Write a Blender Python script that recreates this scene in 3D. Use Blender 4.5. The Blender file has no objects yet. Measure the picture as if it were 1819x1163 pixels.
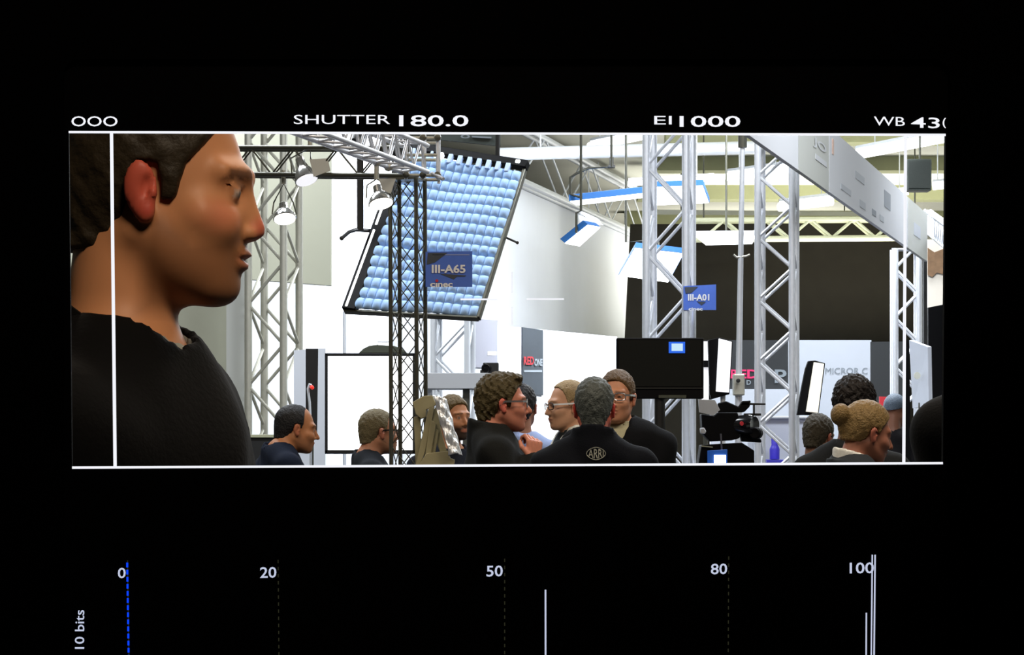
import bpy, math, random
import numpy as np
from mathutils import Vector, Matrix
random.seed(4)
rng = np.random.default_rng(7)
S = bpy.context.scene
C = S.collection
PI = math.pi

# ------------------------------------------------------------------ camera, world, lights, exposure
F, CX, HY, CZ = 4600.0, 909.5, 791.0, 1.45      # focal length in pixels, horizon row, eye height

def P(px, py, Y):
    """point of the place seen at pixel px,py when it stands Y metres away"""
    return Vector(((px - CX) / F * Y, Y, CZ + (HY - py) / F * Y))

cam = bpy.data.cameras.new('camera')
cam.sensor_fit = 'HORIZONTAL'
cam.sensor_width = 36.0
cam.lens = F / 1819.0 * 36.0
cam.shift_y = (HY - 581.5) / 1819.0
cam.clip_start, cam.clip_end = 0.05, 200
co = bpy.data.objects.new('camera', cam)
co.location = (0, 0, CZ)
co.rotation_euler = (PI / 2, 0, 0)
C.objects.link(co)
S.camera = co

w = bpy.data.worlds.new('world')
S.world = w
w.use_nodes = True
w.node_tree.nodes['Background'].inputs[0].default_value = (0.5, 0.6, 0.9, 1)
w.node_tree.nodes['Background'].inputs[1].default_value = 0.0006

def area(name, loc, rot, sx, sy, power, col):
    l = bpy.data.lights.new(name, 'AREA')
    l.shape = 'RECTANGLE'
    l.size, l.size_y, l.energy, l.color = sx, sy, power, col
    o = bpy.data.objects.new(name, l)
    o.location = loc
    o.rotation_euler = rot
    C.objects.link(o)
    return o

COOL = (0.90, 0.95, 1.0)
WARM = (1.0, 0.86, 0.70)
for (x, y, pw) in ((1.2, 5.0, 110), (-2.6, 9, 170), (2.6, 9, 180), (-2.5, 15, 260), (2.5, 15, 320), (-3.0, 21, 260), (3.0, 22, 520),
                   (-0.3, 29, 800), (4.0, 25, 300), (8.0, 28, 220)):
    area('hall_light', (x, y, 5.7), (0, 0, 0), 2.6, 1.2, pw, COOL if y > 10 else WARM)
# added fill lamp without a fixture, brightens the long white side wall
area('wall_fill', (3.4, 27.0, 5.6), (Vector((-0.2, 31.5, 2.6)) - Vector((3.4, 27.0, 5.6))).to_track_quat('-Z', 'Y').to_euler(), 2.4, 1.0, 400, COOL).data.spread = math.radians(95)
# upward fill lamps added to brighten the ceiling's far half, no real fixtures
for (x, y, pw) in ((5.2, 36, 170), (5.0, 44, 260), (9.0, 43, 170), (5.0, 51, 170), (5.0, 31, 90)):
    area('ceiling_fill', (x, y, 3.0), (PI, 0, 0), 3.0, 1.5, pw, (1.0, 0.98, 0.88))
# fill spot added on the viewer's side to light the man by the monitor
sp = bpy.data.lights.new('man_fill_spot', 'SPOT')
sp.energy, sp.color, sp.spot_size, sp.spot_blend, sp.shadow_soft_size = 330, (1.0, 0.82, 0.62), math.radians(24), 0.5, 0.5
so = bpy.data.objects.new('man_fill_spot', sp)
so.location = (0.75, 0.5, 4.1)
so.rotation_euler = (Vector((-0.34, 2.85, 1.60)) - Vector(so.location)).to_track_quat('-Z', 'Y').to_euler()
C.objects.link(so)

S.view_settings.view_transform = 'Standard'
S.view_settings.look = 'None'
S.view_settings.exposure = 0.0
S.view_settings.gamma = 1.0
S.view_settings.use_curve_mapping = False

# ------------------------------------------------------------------ materials
def srgb(r, g, b):
    f = lambda c: (c / 255 / 12.92) if c / 255 <= 0.04045 else ((c / 255 + 0.055) / 1.055) ** 2.4
    return (f(r), f(g), f(b), 1)

MATS = {}
def mat(name, col, rough=0.6, metal=0.0, emit=0.0, ecol=None, noise=0.0, nscale=20.0, bump=0.0, spec=0.5, sss=0.0, attr=None):
    if name in MATS:
        return MATS[name]
    m = bpy.data.materials.new(name)
    m.use_nodes = True
    nt = m.node_tree
    b = nt.nodes['Principled BSDF']
    col = tuple(col) if len(col) == 4 else tuple(col) + (1,)
    b.inputs['Base Color'].default_value = col
    b.inputs['Roughness'].default_value = rough
    b.inputs['Metallic'].default_value = metal
    b.inputs['Specular IOR Level'].default_value = spec
    if emit:
        b.inputs['Emission Color'].default_value = (tuple(ecol) + (1,))[:4] if ecol else col
        b.inputs['Emission Strength'].default_value = emit
    if sss:
        b.inputs['Subsurface Weight'].default_value = sss
        b.inputs['Subsurface Radius'].default_value = (0.012, 0.005, 0.003)
    if attr:
        a = nt.nodes.new('ShaderNodeVertexColor')
        a.layer_name = attr
        nt.links.new(a.outputs['Color'], b.inputs['Base Color'])
    if noise or bump:
        tc = nt.nodes.new('ShaderNodeTexCoord')
        n = nt.nodes.new('ShaderNodeTexNoise')
        n.inputs['Scale'].default_value = nscale
        n.inputs['Detail'].default_value = 4
        nt.links.new(tc.outputs['Object'], n.inputs['Vector'])
        if noise and not attr:
            mx = nt.nodes.new('ShaderNodeMixRGB')
            mx.blend_type = 'MIX'
            mx.inputs[1].default_value = tuple(c * (1 - noise) for c in col[:3]) + (1,)
            mx.inputs[2].default_value = tuple(min(1, c * (1 + noise)) for c in col[:3]) + (1,)
            nt.links.new(n.outputs['Fac'], mx.inputs[0])
            nt.links.new(mx.outputs[0], b.inputs['Base Color'])
        if bump:
            bp = nt.nodes.new('ShaderNodeBump')
            bp.inputs['Strength'].default_value = bump
            bp.inputs['Distance'].default_value = 0.01
            nt.links.new(n.outputs['Fac'], bp.inputs['Height'])
            nt.links.new(bp.outputs['Normal'], b.inputs['Normal'])
    MATS[name] = m
    return m

M_black = mat('black_plastic', (0.004, 0.004, 0.005), 0.55, spec=0.1)
M_screen = mat('screen_black', (0.0009, 0.0008, 0.0012), 0.6, spec=0.03)
M_bezel = mat('bezel_black', (0.0008, 0.0008, 0.001), 0.7, spec=0.01)
M_panelr = mat('booth_panel', (0.44, 0.47, 0.53), 0.7)
M_blackout = mat('blackout_black', (0.0008, 0.0008, 0.001), 0.9, spec=0.0)
M_osd = mat('osd_white', (0.0, 0.0, 0.0), 1, emit=1.0, ecol=(0.93, 0.94, 1.0), spec=0)
M_osd2 = mat('osd_pale_blue', (0.0, 0.0, 0.0), 1, emit=0.75, ecol=(0.72, 0.78, 1.0), spec=0)
M_oblue = mat('osd_blue', (0.0, 0.0, 0.0), 1, emit=1.0, ecol=(0.004, 0.06, 1.0), spec=0)
M_odim = mat('osd_dim', (0.0, 0.0, 0.0), 1, emit=1.0, ecol=(0.022, 0.022, 0.012), spec=0)
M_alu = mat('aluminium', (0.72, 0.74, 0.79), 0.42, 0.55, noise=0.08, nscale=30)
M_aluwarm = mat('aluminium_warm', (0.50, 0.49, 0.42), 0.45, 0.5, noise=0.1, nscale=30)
M_alupale = mat('aluminium_pale', (0.72, 0.75, 0.80), 0.5, 0.3)
M_gun = mat('gunmetal', (0.10, 0.10, 0.08), 0.35, 0.6)
M_dark = mat('dark_metal', (0.02, 0.02, 0.02), 0.45, 0.3)
M_white = mat('white_board', (0.66, 0.69, 0.75), 0.7)
M_wall = mat('white_wall', (0.82, 0.85, 0.92), 0.85, noise=0.02, nscale=3)
M_beige = mat('beige_board', (0.43, 0.43, 0.34), 0.8, noise=0.03, nscale=4)
M_ceil = mat('ceiling_paint', (0.74, 0.74, 0.66), 0.9, noise=0.05, nscale=2)
M_olive = mat('olive_beam', (0.34, 0.35, 0.20), 0.8, noise=0.1, nscale=4)
M_brown = mat('dark_brown_cloth', (0.016, 0.014, 0.010), 0.95, noise=0.2, nscale=6, spec=0.1)
M_floor = mat('floor_carpet', (0.05, 0.05, 0.055), 0.95, noise=0.15, nscale=60)
M_chrome = mat('silver_reflector', (0.85, 0.84, 0.82), 0.18, 0.95)
M_glow = mat('lamp_glow', (1, 1, 1), 0.5, emit=5.0, ecol=(0.88, 0.94, 1.0))
M_tube = mat('tube_glow', (1, 1, 1), 0.5, emit=3.0, ecol=(0.92, 0.96, 1.0))
M_warmglow = mat('warm_lamp_glow', (1, 1, 1), 0.5, emit=5.0, ecol=(1.0, 0.93, 0.82))
M_panelglow = mat('soft_panel_glow', (1, 1, 1), 0.6, emit=1.7, ecol=(0.97, 0.98, 1.0))
M_ledwhite = mat('led_panel_white', (0.9, 0.9, 0.9), 0.6, emit=0.75, ecol=(0.95, 0.95, 1.0))
M_ledcream = mat('led_panel_cream', (0.85, 0.82, 0.72), 0.6, emit=0.45, ecol=(1.0, 0.95, 0.82))
M_kblue = mat('kino_blue', (0.03, 0.16, 0.48), 0.5, emit=0.12, ecol=(0.03, 0.2, 0.6))
M_signblue = mat('sign_blue', srgb(76, 112, 206), 0.5, noise=0.12, nscale=14)
M_signtext = mat('sign_text', (0.85, 0.85, 0.85), 0.6)
M_red = mat('signal_red', srgb(205, 50, 60), 0.5)
M_pink = mat('banner_red', srgb(200, 30, 90), 0.6)
M_greytext = mat('grey_text', srgb(120, 128, 135), 0.7)
M_faint = mat('faint_print', srgb(200, 202, 206), 0.7)
M_faintred = mat('faint_red_print', srgb(214, 180, 165), 0.7)
M_banner = mat('banner_black', (0.011, 0.013, 0.015), 0.7)
M_fasciagrey = mat('fascia_grey', (0.50, 0.51, 0.48), 0.7)
M_fasciawhite = mat('fascia_white', (0.66, 0.67, 0.71), 0.7)
M_khaki = mat('khaki_paint', srgb(150, 142, 108), 0.6, noise=0.12, nscale=25)
M_foil = mat('silver_foil', (0.9, 0.91, 0.93), 0.28, 0.7, bump=0.8, nscale=30)
M_lens = mat('black_glass', (0.005, 0.005, 0.006), 0.15)
M_hairclip = mat('purple_plastic', srgb(70, 60, 200), 0.4)

# ------------------------------------------------------------------ mesh helpers
ORG = {}
def tag(o, label, cat, group=None, kind=None):
    o['label'] = label
    o['category'] = cat
    if group:
        o['group'] = group
    if kind:
        o['kind'] = kind
    return o

def thing(name, label, cat, loc=(0, 0, 0), group=None, rotz=0.0):
    o = bpy.data.objects.new(name, None)
    o.empty_display_size = 0.1
    o.location = loc
    o.rotation_euler = (0, 0, rotz)
    C.objects.link(o)
    ORG[o] = Vector(loc)
    return tag(o, label, cat, group)

def basis(d):
    d = Vector(d).normalized()
    a = Vector((0, 0, 1)) if abs(d.z) < 0.95 else Vector((1, 0, 0))
    u = d.cross(a).normalized()
    return u, d.cross(u).normalized()

class MB:
    def __init__(s):
        s.v, s.f = [], []
    def add(s, vs, fs):
        n = len(s.v)
        s.v += [Vector(p) for p in vs]
        s.f += [tuple(i + n for i in f) for f in fs]
        return s
    def hexa(s, b, t):
        """b: four points of one face in order, t: the four opposite"""
        return s.add(list(b) + list(t), [(3, 2, 1, 0), (4, 5, 6, 7), (0, 1, 5, 4), (1, 2, 6, 5), (2, 3, 7, 6), (3, 0, 4, 7)])
    def box(s, c, sx, sy, sz, R=None):
        c = Vector(c)
        R = R or Matrix.Identity(3)
        q = [c + R @ Vector((i * sx / 2, j * sy / 2, k * sz / 2)) for k in (-1, 1) for i, j in ((-1, -1), (1, -1), (1, 1), (-1, 1))]
        return s.hexa(q[:4], q[4:])
    def prism(s, pts, vec):
        pts = [Vector(p) for p in pts]
        vec = Vector(vec)
        n = len(pts)
        fs = [tuple(range(n - 1, -1, -1)), tuple(range(n, 2 * n))] + [(i, (i + 1) % n, (i + 1) % n + n, i + n) for i in range(n)]
        return s.add(pts + [p + vec for p in pts], fs)
    def tube(s, a, b, r, n=10, r2=None):
        return s.path([a, b], r, n, r2)
    def path(s, pts, r, n=8, r2=None):
        pts = [Vector(p) for p in pts]
        r2 = r if r2 is None else r2
        vs, fs = [], []
        u = None
        for i, p in enumerate(pts):
            d = (pts[min(i + 1, len(pts) - 1)] - pts[max(i - 1, 0)]).normalized()
            if u is None:
                u, _ = basis(d)
            u = (u - d * u.dot(d)).normalized()
            v = d.cross(u)
            rr = r + (r2 - r) * i / max(1, len(pts) - 1)
            for k in range(n):
                t = 2 * PI * k / n
                vs.append(p + u * (rr * math.cos(t)) + v * (rr * math.sin(t)))
        for i in range(len(pts) - 1):
            for k in range(n):
                a, b = i * n + k, i * n + (k + 1) % n
                fs.append((a, b, b + n, a + n))
        fs.append(tuple(range(n - 1, -1, -1)))
        fs.append(tuple(range((len(pts) - 1) * n, len(pts) * n)))
        return s.add(vs, fs)
    def lathe(s, prof, o, ax, n=24):
        o, ax = Vector(o), Vector(ax).normalized()
        u, v = basis(ax)
        vs, fs = [], []
        for (r, h) in prof:
            for k in range(n):
                t = 2 * PI * k / n
                vs.append(o + ax * h + (u * math.cos(t) + v * math.sin(t)) * max(r, 1e-4))
        for i in range(len(prof) - 1):
            for k in range(n):
                a, b = i * n + k, i * n + (k + 1) % n
                fs.append((a, b, b + n, a + n))
        fs.append(tuple(range(n - 1, -1, -1)))
        fs.append(tuple(range((len(prof) - 1) * n, len(prof) * n)))
        return s.add(vs, fs)
    def grid(s, fn, nu, nv):
        vs = [fn(i / nu, j / nv) for j in range(nv + 1) for i in range(nu + 1)]
        fs = [(j * (nu + 1) + i, j * (nu + 1) + i + 1, (j + 1) * (nu + 1) + i + 1, (j + 1) * (nu + 1) + i) for j in range(nv) for i in range(nu)]
        return s.add(vs, fs)
    def build(s, name, m, parent=None, bevel=0.0, loc=None, seg=2, smooth=True):
        if parent is not None:
            o0 = ORG[parent]
        elif loc is not None:
            o0 = Vector(loc)
        else:
            lo = [min(p[k] for p in s.v) for k in range(3)]
            hi = [max(p[k] for p in s.v) for k in range(3)]
            o0 = Vector(((lo[0] + hi[0]) / 2, (lo[1] + hi[1]) / 2, lo[2]))
        me = bpy.data.meshes.new(name)
        me.from_pydata([tuple(p - o0) for p in s.v], [], s.f)
        me.materials.append(m)
        if smooth:
            me.polygons.foreach_set('use_smooth', [True] * len(me.polygons))
            me.set_sharp_from_angle(angle=math.radians(38))
        me.update()
        o = bpy.data.objects.new(name, me)
        C.objects.link(o)
        if parent is not None:
            o.parent = parent
        else:
            o.location = o0
        ORG[o] = o0
        if bevel:
            b = o.modifiers.new('bevel', 'BEVEL')
            b.width, b.segments, b.limit_method = bevel, seg, 'ANGLE'
        return o

def struct(o):
    o['kind'] = 'structure'
    return o

def text_geo(body, bold=0.0):
    cu = bpy.data.curves.new('t', 'FONT')
    cu.body = body
    cu.offset = bold
    cu.resolution_u = 3
    o = bpy.data.objects.new('t', cu)
    C.objects.link(o)
    dg = bpy.context.evaluated_depsgraph_get()
    dg.update()
    me = bpy.data.meshes.new_from_object(o.evaluated_get(dg))
    vs = [v.co.copy() for v in me.vertices]
    fs = [tuple(p.vertices) for p in me.polygons]
    bpy.data.objects.remove(o)
    bpy.data.meshes.remove(me)
    bpy.data.curves.remove(cu)
    x0, x1 = min(v.x for v in vs), max(v.x for v in vs)
    y0, y1 = min(v.y for v in vs), max(v.y for v in vs)
    return [((v.x - x0) / (x1 - x0), (v.y - y0) / max(1e-6, y1 - y0)) for v in vs], fs

def lettering(body, bl, br, tl, depth=0.002, bold=0.0):
    """letters filling the box bl-br-tl, as thin raised shapes"""
    bl, br, tl = Vector(bl), Vector(br), Vector(tl)
    uv, fs = text_geo(body, bold)
    u, v = br - bl, tl - bl
    n = u.cross(v).normalized() * depth
    mb = MB()
    base = [bl + u * a + v * b for a, b in uv]
    mb.add([p + n for p in base], fs)
    return mb

# ------------------------------------------------------------------ the monitor the hall is seen on
Da, Db, Dc = 2.09, 2.132, 2.104          # distance of the top-left, top-right and bottom-left picture corners
q0, q1, q2 = P(122, 235, Da), P(1680, 239, Db), P(128, 830, Dc)
SN = (q1 - q0).cross(q2 - q0).normalized()
if SN.y > 0:
    SN = -SN                              # towards the viewer
EYE = Vector((0, 0, CZ))
def Q(px, py, off=0.0):
    """point of the screen's face at pixel px,py, off metres in front of it"""
    d = P(px, py, 1.0) - EYE
    t = (q0 + SN * off - EYE).dot(SN) / d.dot(SN)
    return EYE + d * t

mon = thing('monitor', 'large black monitor with white frame lines and readouts', 'monitor', (0.02, 2.12, 0.0))
ORG[mon] = Vector((0.02, 2.12, 0.0))
BK = -SN
hole = [(122, 235), (1680, 239), (1675, 822), (128, 830)]
outer = [(108, 100), (1694, 100), (1690, 1330), (114, 1330)]
mb = MB()
H, O = [Q(*p) for p in hole], [Q(*p) for p in outer]
T = BK * 0.006
for i in range(4):
    j = (i + 1) % 4
    mb.hexa([O[i], O[j], H[j], H[i]], [O[i] + T, O[j] + T, H[j] + T, H[i] + T])
panel = mb.build('display_panel', M_screen, mon, smooth=False)

def rounded(x0, y0, x1, y1, r, n=6):
    out = []
    for cx, cy, a0 in ((x1 - r, y0 + r, -90), (x1 - r, y1 - r, 0), (x0 + r, y1 - r, 90), (x0 + r, y0 + r, 180)):
        for k in range(n + 1):
            a = math.radians(a0 + 90 * k / n)
            out.append((cx + r * math.cos(a), cy + r * math.sin(a)))
    return out
inn = [Q(x, y, 0.004) for x, y in rounded(113, 105, 1688, 1322, 28)]
out_ = [Q(x, y, 0.004) for x, y in rounded(-330, -60, 2150, 1500, 60)]
mb = MB()
n = len(inn)
T = BK * 0.009
for i in range(n):
    j = (i + 1) % n
    mb.hexa([inn[i], inn[j], out_[j], out_[i]], [inn[i] + T, inn[j] + T, out_[j] + T, out_[i] + T])
mb.build('bezel', M_bezel, mon, smooth=False)
mb = MB()
H2 = [Q(x, y) + BK * 0.0 for x, y in ((50, 170), (1760, 170), (1760, 905), (50, 905))]
O2 = [Q(x, y) for x, y in ((-310, -45), (2130, -45), (2130, 1480), (-310, 1480))]
for i in range(4):
    j = (i + 1) % 4
    a, b = BK * 0.006, BK * 0.075
    mb.hexa([O2[i] + a, O2[j] + a, H2[j] + a, H2[i] + a], [O2[i] + b, O2[j] + b, H2[j] + b, H2[i] + b])
mb.build('housing', M_black, mon, smooth=False)
# pedestal below the picture
cb = (O2[2] + O2[3]) / 2 + BK * 0.05
mb = MB()
mb.tube((cb.x, cb.y, 0.03), (cb.x, cb.y, cb.z + 0.03), 0.035, 16)
mb.build('stand_post', M_black, mon)
MB().box((cb.x, cb.y, 0.015), 0.6, 0.34, 0.03).build('stand_base', M_black, mon, bevel=0.006)

def strip(name, x0, y0, x1, y1, wpx, m, parent=panel):
    d = Vector((x1 - x0, y1 - y0))
    nn = Vector((-d.y, d.x)).normalized() * (wpx / 2)
    pts = [(x0 + nn.x, y0 + nn.y), (x1 + nn.x, y1 + nn.y), (x1 - nn.x, y1 - nn.y), (x0 - nn.x, y0 - nn.y)]
    a = [Q(x, y, 0.0) for x, y in pts]
    b = [Q(x, y, 0.0012) for x, y in pts]
    return MB().hexa(a, b).build(name, m, parent, smooth=False)
strip('frame_line', 122, 234.5, 1680, 239.5, 4.2, M_osd)
strip('frame_line', 128, 830.3, 1675, 822.3, 4.2, M_osd)
strip('guide_line', 198.0, 236, 204.5, 829, 6.0, M_osd)
strip('guide_line', 1608.6, 239.5, 1605.4, 822.5, 5.6, M_osd)
for x0, y0, x1, y1 in ((818, 531.5, 884, 531.5), (935, 531, 1002, 531), (909.5, 483, 909.5, 520), (909.5, 545, 909.5, 577)):
    strip('crosshair_line', x0, y0, x1, y1, 3.0, M_osd)

def readout(name, body, x0, y0, x1, y1, m, dy=0.0, bold=0.0, rot=False):
    if rot:
        mb = lettering(body, Q(x1, y1, 0.0005), Q(x1, y0, 0.0005), Q(x0, y1, 0.0005), 0.0008, bold)
    else:
        mb = lettering(body, Q(x0, y1 + dy, 0.0005), Q(x1, y1 - dy, 0.0005), Q(x0, y0 + dy, 0.0005), 0.0008, bold)
    return mb.build(name, m, panel, smooth=False)
readout('frame_rate_readout', 'OOO', 127, 206.5, 209, 224.5, M_osd, bold=0.006)
readout('shutter_caption', 'SHUTTER', 522, 204, 693, 220.5, M_osd)
readout('shutter_readout', '180.0', 709, 204.5, 832, 224.5, M_osd, bold=0.012)
readout('exposure_caption', 'EI', 1162, 206, 1193, 221, M_osd)
readout('exposure_readout', '1000', 1207, 206, 1315, 225.5, M_osd, bold=0.01)
readout('white_balance_caption', 'WB', 1552, 207.5, 1607, 223.5, M_osd, dy=-0.5)
readout('white_balance_readout', '43', 1618, 208.5, 1669, 227.5, M_osd, dy=-0.7, bold=0.006)
readout('white_balance_readout', '(', 1674, 209.5, 1680, 227.5, M_osd, bold=0.02)
for body, x0, y0, x1, y1 in (('0', 209.5, 1008, 223.5, 1026.5), ('20', 462, 1006.5, 491, 1026), ('50', 864, 1004, 893, 1023.5),
                             ('80', 1262.5, 1000.5, 1291.5, 1019.5), ('100', 1509, 998.5, 1552, 1018)):
    readout('scale_number', body, x0, y0, x1, y1, M_osd2, dy=0.3, bold=0.012)
readout('bit_depth_readout', '10 bits', 133, 1083, 150, 1152, M_osd2, bold=0.008, rot=True)
def dashes(name, x, xb, y0, dash, period, wpx, m):
    mb = MB()
    y = y0
    while y < 1290:
        xx = x + (xb - x) * (y - y0) / (1163 - y0)
        pts = [(xx - wpx / 2, y), (xx + wpx / 2, y), (xx + wpx / 2, y + dash), (xx - wpx / 2, y + dash)]
        mb.hexa([Q(*p) for p in pts], [Q(*p, 0.0012) for p in pts])
        y += period
    return mb.build(name, m, panel, smooth=False)
dashes('scale_grid', 226, 228.5, 999, 8.5, 12.6, 3.6, M_oblue)
dashes('scale_grid', 226.5, 229, 995, 4, 12.6, 1.8, M_odim)
dashes('scale_grid', 494, 495.5, 994, 6, 12.6, 1.8, M_odim)
dashes('scale_grid', 896.5, 896.5, 992, 6, 12.6, 1.8, M_odim)
dashes('scale_grid', 1294.5, 1293.5, 988, 6, 12.6, 1.8, M_odim)
strip('histogram_bar', 969, 1047, 969.3, 1290, 3.0, M_osd2)
strip('histogram_bar', 1539, 1088, 1538, 1290, 2.6, M_osd2)
strip('histogram_bar', 1549.5, 985, 1546.5, 1290, 2.6, M_osd2)
strip('histogram_bar', 1554.5, 985, 1551.5, 1290, 2.8, M_osd2)

# ------------------------------------------------------------------ the hall
def wallbox(name, x0, x1, y0, y1, z0, z1, m):
    return struct(MB().box(((x0 + x1) / 2, (y0 + y1) / 2, (z0 + z1) / 2), x1 - x0, y1 - y0, z1 - z0).build(name, m, smooth=False))
ZC = 6.0
wallbox('floor', -14, 16, -3, 58, -0.1, 0, M_floor)
wallbox('ceiling', -14, 16, 2.3, 58, ZC, ZC + 0.1, M_ceil)
wallbox('wall_back', -14, 16, 56, 56.2, 0, ZC, M_ceil)
wallbox('wall_right', 13, 13.2, 2.3, 56, 0, ZC, M_ceil)
wallbox('wall_outer', -12.2, -12, 2.3, 56, 0, ZC, M_beige)
# black partition added round the monitor to hide the hall and block its light
pf = [(-12, -0.455, 0, 1.9), (0.465, 13, 0, 1.9), (-0.455, 0.465, 0, 1.38), (-0.455, 0.465, 1.79, 1.9)]
mb = MB()
for x0, x1, z0, z1 in pf:
    mb.box(((x0 + x1) / 2, 2.27, (z0 + z1) / 2), x1 - x0, 0.04, z1 - z0)
struct(mb.build('wall_blackout', M_blackout, smooth=False))
# long white side wall that recedes behind the stands and turns away at its end
def inv(px):
    return 1.0 / (1 / 36.0 + (px - 925) * (1 / 45.5 - 1 / 36.0) / 215.0)
ZW = P(925, 335, 36.0).z
a = P(420, 500, inv(420)); b = P(1150, 500, inv(1150))
nrm = Vector((a.y - b.y, b.x - a.x, 0)).normalized() * 0.15
a.z = b.z = 0
up = Vector((0, 0, ZW))
mb = MB()
mb.hexa([a, b, b + nrm, a + nrm], [a + up, b + up, b + nrm + up, a + nrm + up])
struct(mb.build('wall_left', M_wall))

# flat boards standing in the hall: (four pixel corners, distance at each side)
def board(name, label, cat, px, Y, thick, m, group=None, kind=None, parent=None, bevel=0.0):
    """px: corners TL TR BR BL; Y one distance or four"""
    Ys = Y if isinstance(Y, (list, tuple)) else [Y] * 4
    pts = [P(x, y, d) for (x, y), d in zip(px, Ys)]
    nn = (pts[1] - pts[0]).cross(pts[3] - pts[0]).normalized()
    if nn.y < 0:
        nn = -nn
    o = MB().hexa(pts, [p + nn * thick for p in pts]).build(name, m, parent, bevel=bevel, smooth=False)
    if label:
        tag(o, label, cat, group, kind)
    elif kind:
        o['kind'] = kind
    return o

def to_floor(px, Y):
    """screen row where the floor lies at distance Y"""
    return HY + CZ * F / Y

# beige hanging wall behind the first truss tower, and its pillar
struct(board('wall_panel', None, None, [(100, 200), (588, 200), (588, 507), (100, 470)], [22.4, 22.4, 22.4, 22.4], 0.12, M_beige))
board('partition', 'pale beige partition wall behind the man in the black sweater', 'partition', [(60, 470), (437, 480), (437, to_floor(0, 20)), (60, to_floor(0, 20))], 20.0, 0.08, M_beige)
board('pillar_cladding', 'narrow pale pillar between the beige partition and a truss tower', 'pillar', [(402, 380), (434, 380), (434, to_floor(0, 19.6)), (402, to_floor(0, 19.6))], 19.6, 0.12, M_fasciagrey)
# white booth walls low in the middle
board('partition', 'white booth partition with two posters behind the talking group', 'partition', [(700, 560), (1096, 598), (1096, to_floor(0, 31)), (700, to_floor(0, 31))], [26.0, 31, 31, 26.0], 0.06, M_wall)
# dark cloth wall
board('backdrop_cloth', 'huge dark brown cloth wall behind the truss towers', 'backdrop', [(1120, 398), (1640, 396), (1640, to_floor(0, 38)), (1092, to_floor(0, 38))], 38.0, 0.1, M_brown)
# booth wall boards at the right
bb = board('banner', 'black banner with red and grey lettering on the booth wall', 'banner', [(1262, 604), (1400, 604), (1400, 697), (1262, 697)], 27.0, 0.02, M_banner)
def letters(name, body, x0, y0, x1, y1, Y, m, parent, bold=0.0, off=0.006, y0b=None, y1b=None, Yb=None):
    """lettering between pixel x0..x1; y0,y1 at the left end, y0b,y1b at the right end"""
    y0b = y0 if y0b is None else y0b
    y1b = y1 if y1b is None else y1b
    Yb = Y if Yb is None else Yb
    return lettering(body, P(x0, y1, Y) + Vector((0, -off, 0)), P(x1, y1b, Yb) + Vector((0, -off, 0)), P(x0, y0, Y) + Vector((0, -off, 0)), 0.004, bold).build(name, m, parent, smooth=False)
letters('lettering', 'RED', 1297, 656, 1346, 672, 27, M_pink, bb, 0.03)
letters('lettering', 'P', 1376, 656, 1397, 680, 27, M_greytext, bb, 0.02)
letters('lettering', 'D', 1326, 675, 1334, 683, 27, M_greytext, bb, 0.02)
wb = board('partition', 'white booth panel with grey lettering beside the black banner', 'partition', [(1395, 604), (1548, 604), (1548, to_floor(0, 27.4)), (1395, to_floor(0, 27.4))], 27.4, 0.05, M_panelr)
letters('lettering', 'MICROR C', 1466, 653, 1541, 664, 27.4, M_greytext, wb, 0.0)
board('partition', 'white counter front below the black banner', 'partition', [(1262, 691), (1400, 691), (1400, to_floor(0, 26.9)), (1262, to_floor(0, 26.9))], 26.9, 0.1, M_panelr)
board('partition', 'black booth panel beside the white lettered panel', 'partition', [(1547, 607), (1612, 606), (1612, to_floor(0, 26.5)), (1547, to_floor(0, 26.5))], 26.5, 0.05, M_banner)
rs = board('red_sign', 'small bright red sign behind the blond woman', 'sign', [(1562, 704), (1586, 705), (1586, 780), (1562, 780)], 23.0, 0.02, M_red)
MB().tube(P(1574, 780, 23.01), (P(1574, 0, 23.01).x, 23.01, 0.0), 0.012, 8).build('stand_post', M_gun, rs)
# posters on the white partition
def poster(label, x0, x1, yt0, yt1, yb0, yb1, m, words):
    Y0 = 1 / (1 / 26.0 + (x0 - 700) / 396 * (1 / 31.0 - 1 / 26.0)) - 0.05
    Y1 = 1 / (1 / 26.0 + (x1 - 700) / 396 * (1 / 31.0 - 1 / 26.0)) - 0.05
    p = board('poster', label, 'poster', [(x0, yt0), (x1, yt1), (x1, yb1), (x0, yb0)], [Y0, Y1, Y1, Y0], 0.02, m)
    for body, a, b, c, d, mm in words:
        Ya, Yb = Y0 + (a - x0) / (x1 - x0) * (Y1 - Y0), Y0 + (b - x0) / (x1 - x0) * (Y1 - Y0)
        if body:
            letters('lettering', body, a, c, b, d, Ya, mm, p, 0.03, 0.03, Yb=Yb)
        else:
            q = [P(a, c, Ya - 0.012), P(b, c, Yb - 0.012), P(b, d, Yb - 0.012), P(a, d, Ya - 0.012)]
            MB().hexa(q, [v + Vector((0, 0.004, 0)) for v in q]).build('printed_line', mm, p, smooth=False)
    return p
M_poster = mat('poster_slate', srgb(50, 56, 63), 0.7, noise=0.25, nscale=3)
M_posterp = mat('poster_pale', srgb(136, 137, 148), 0.7, noise=0.06, nscale=3)
poster('tall slate grey poster with red and white lettering', 929, 965, 581, 586, 699, 702, M_poster,
       [('RED', 930, 948, 633, 648, mat('poster_red', srgb(150, 40, 48), 0.6)), ('ONE', 949, 963, 637, 650, M_greytext), ('', 931, 963, 657, 661, M_greytext)])
poster('pale grey lilac poster at the end of the quilted light', 845, 884, 566, 569, 652, 654, M_posterp,
       [('', 866, 882, 624, 631, M_white)])

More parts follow.
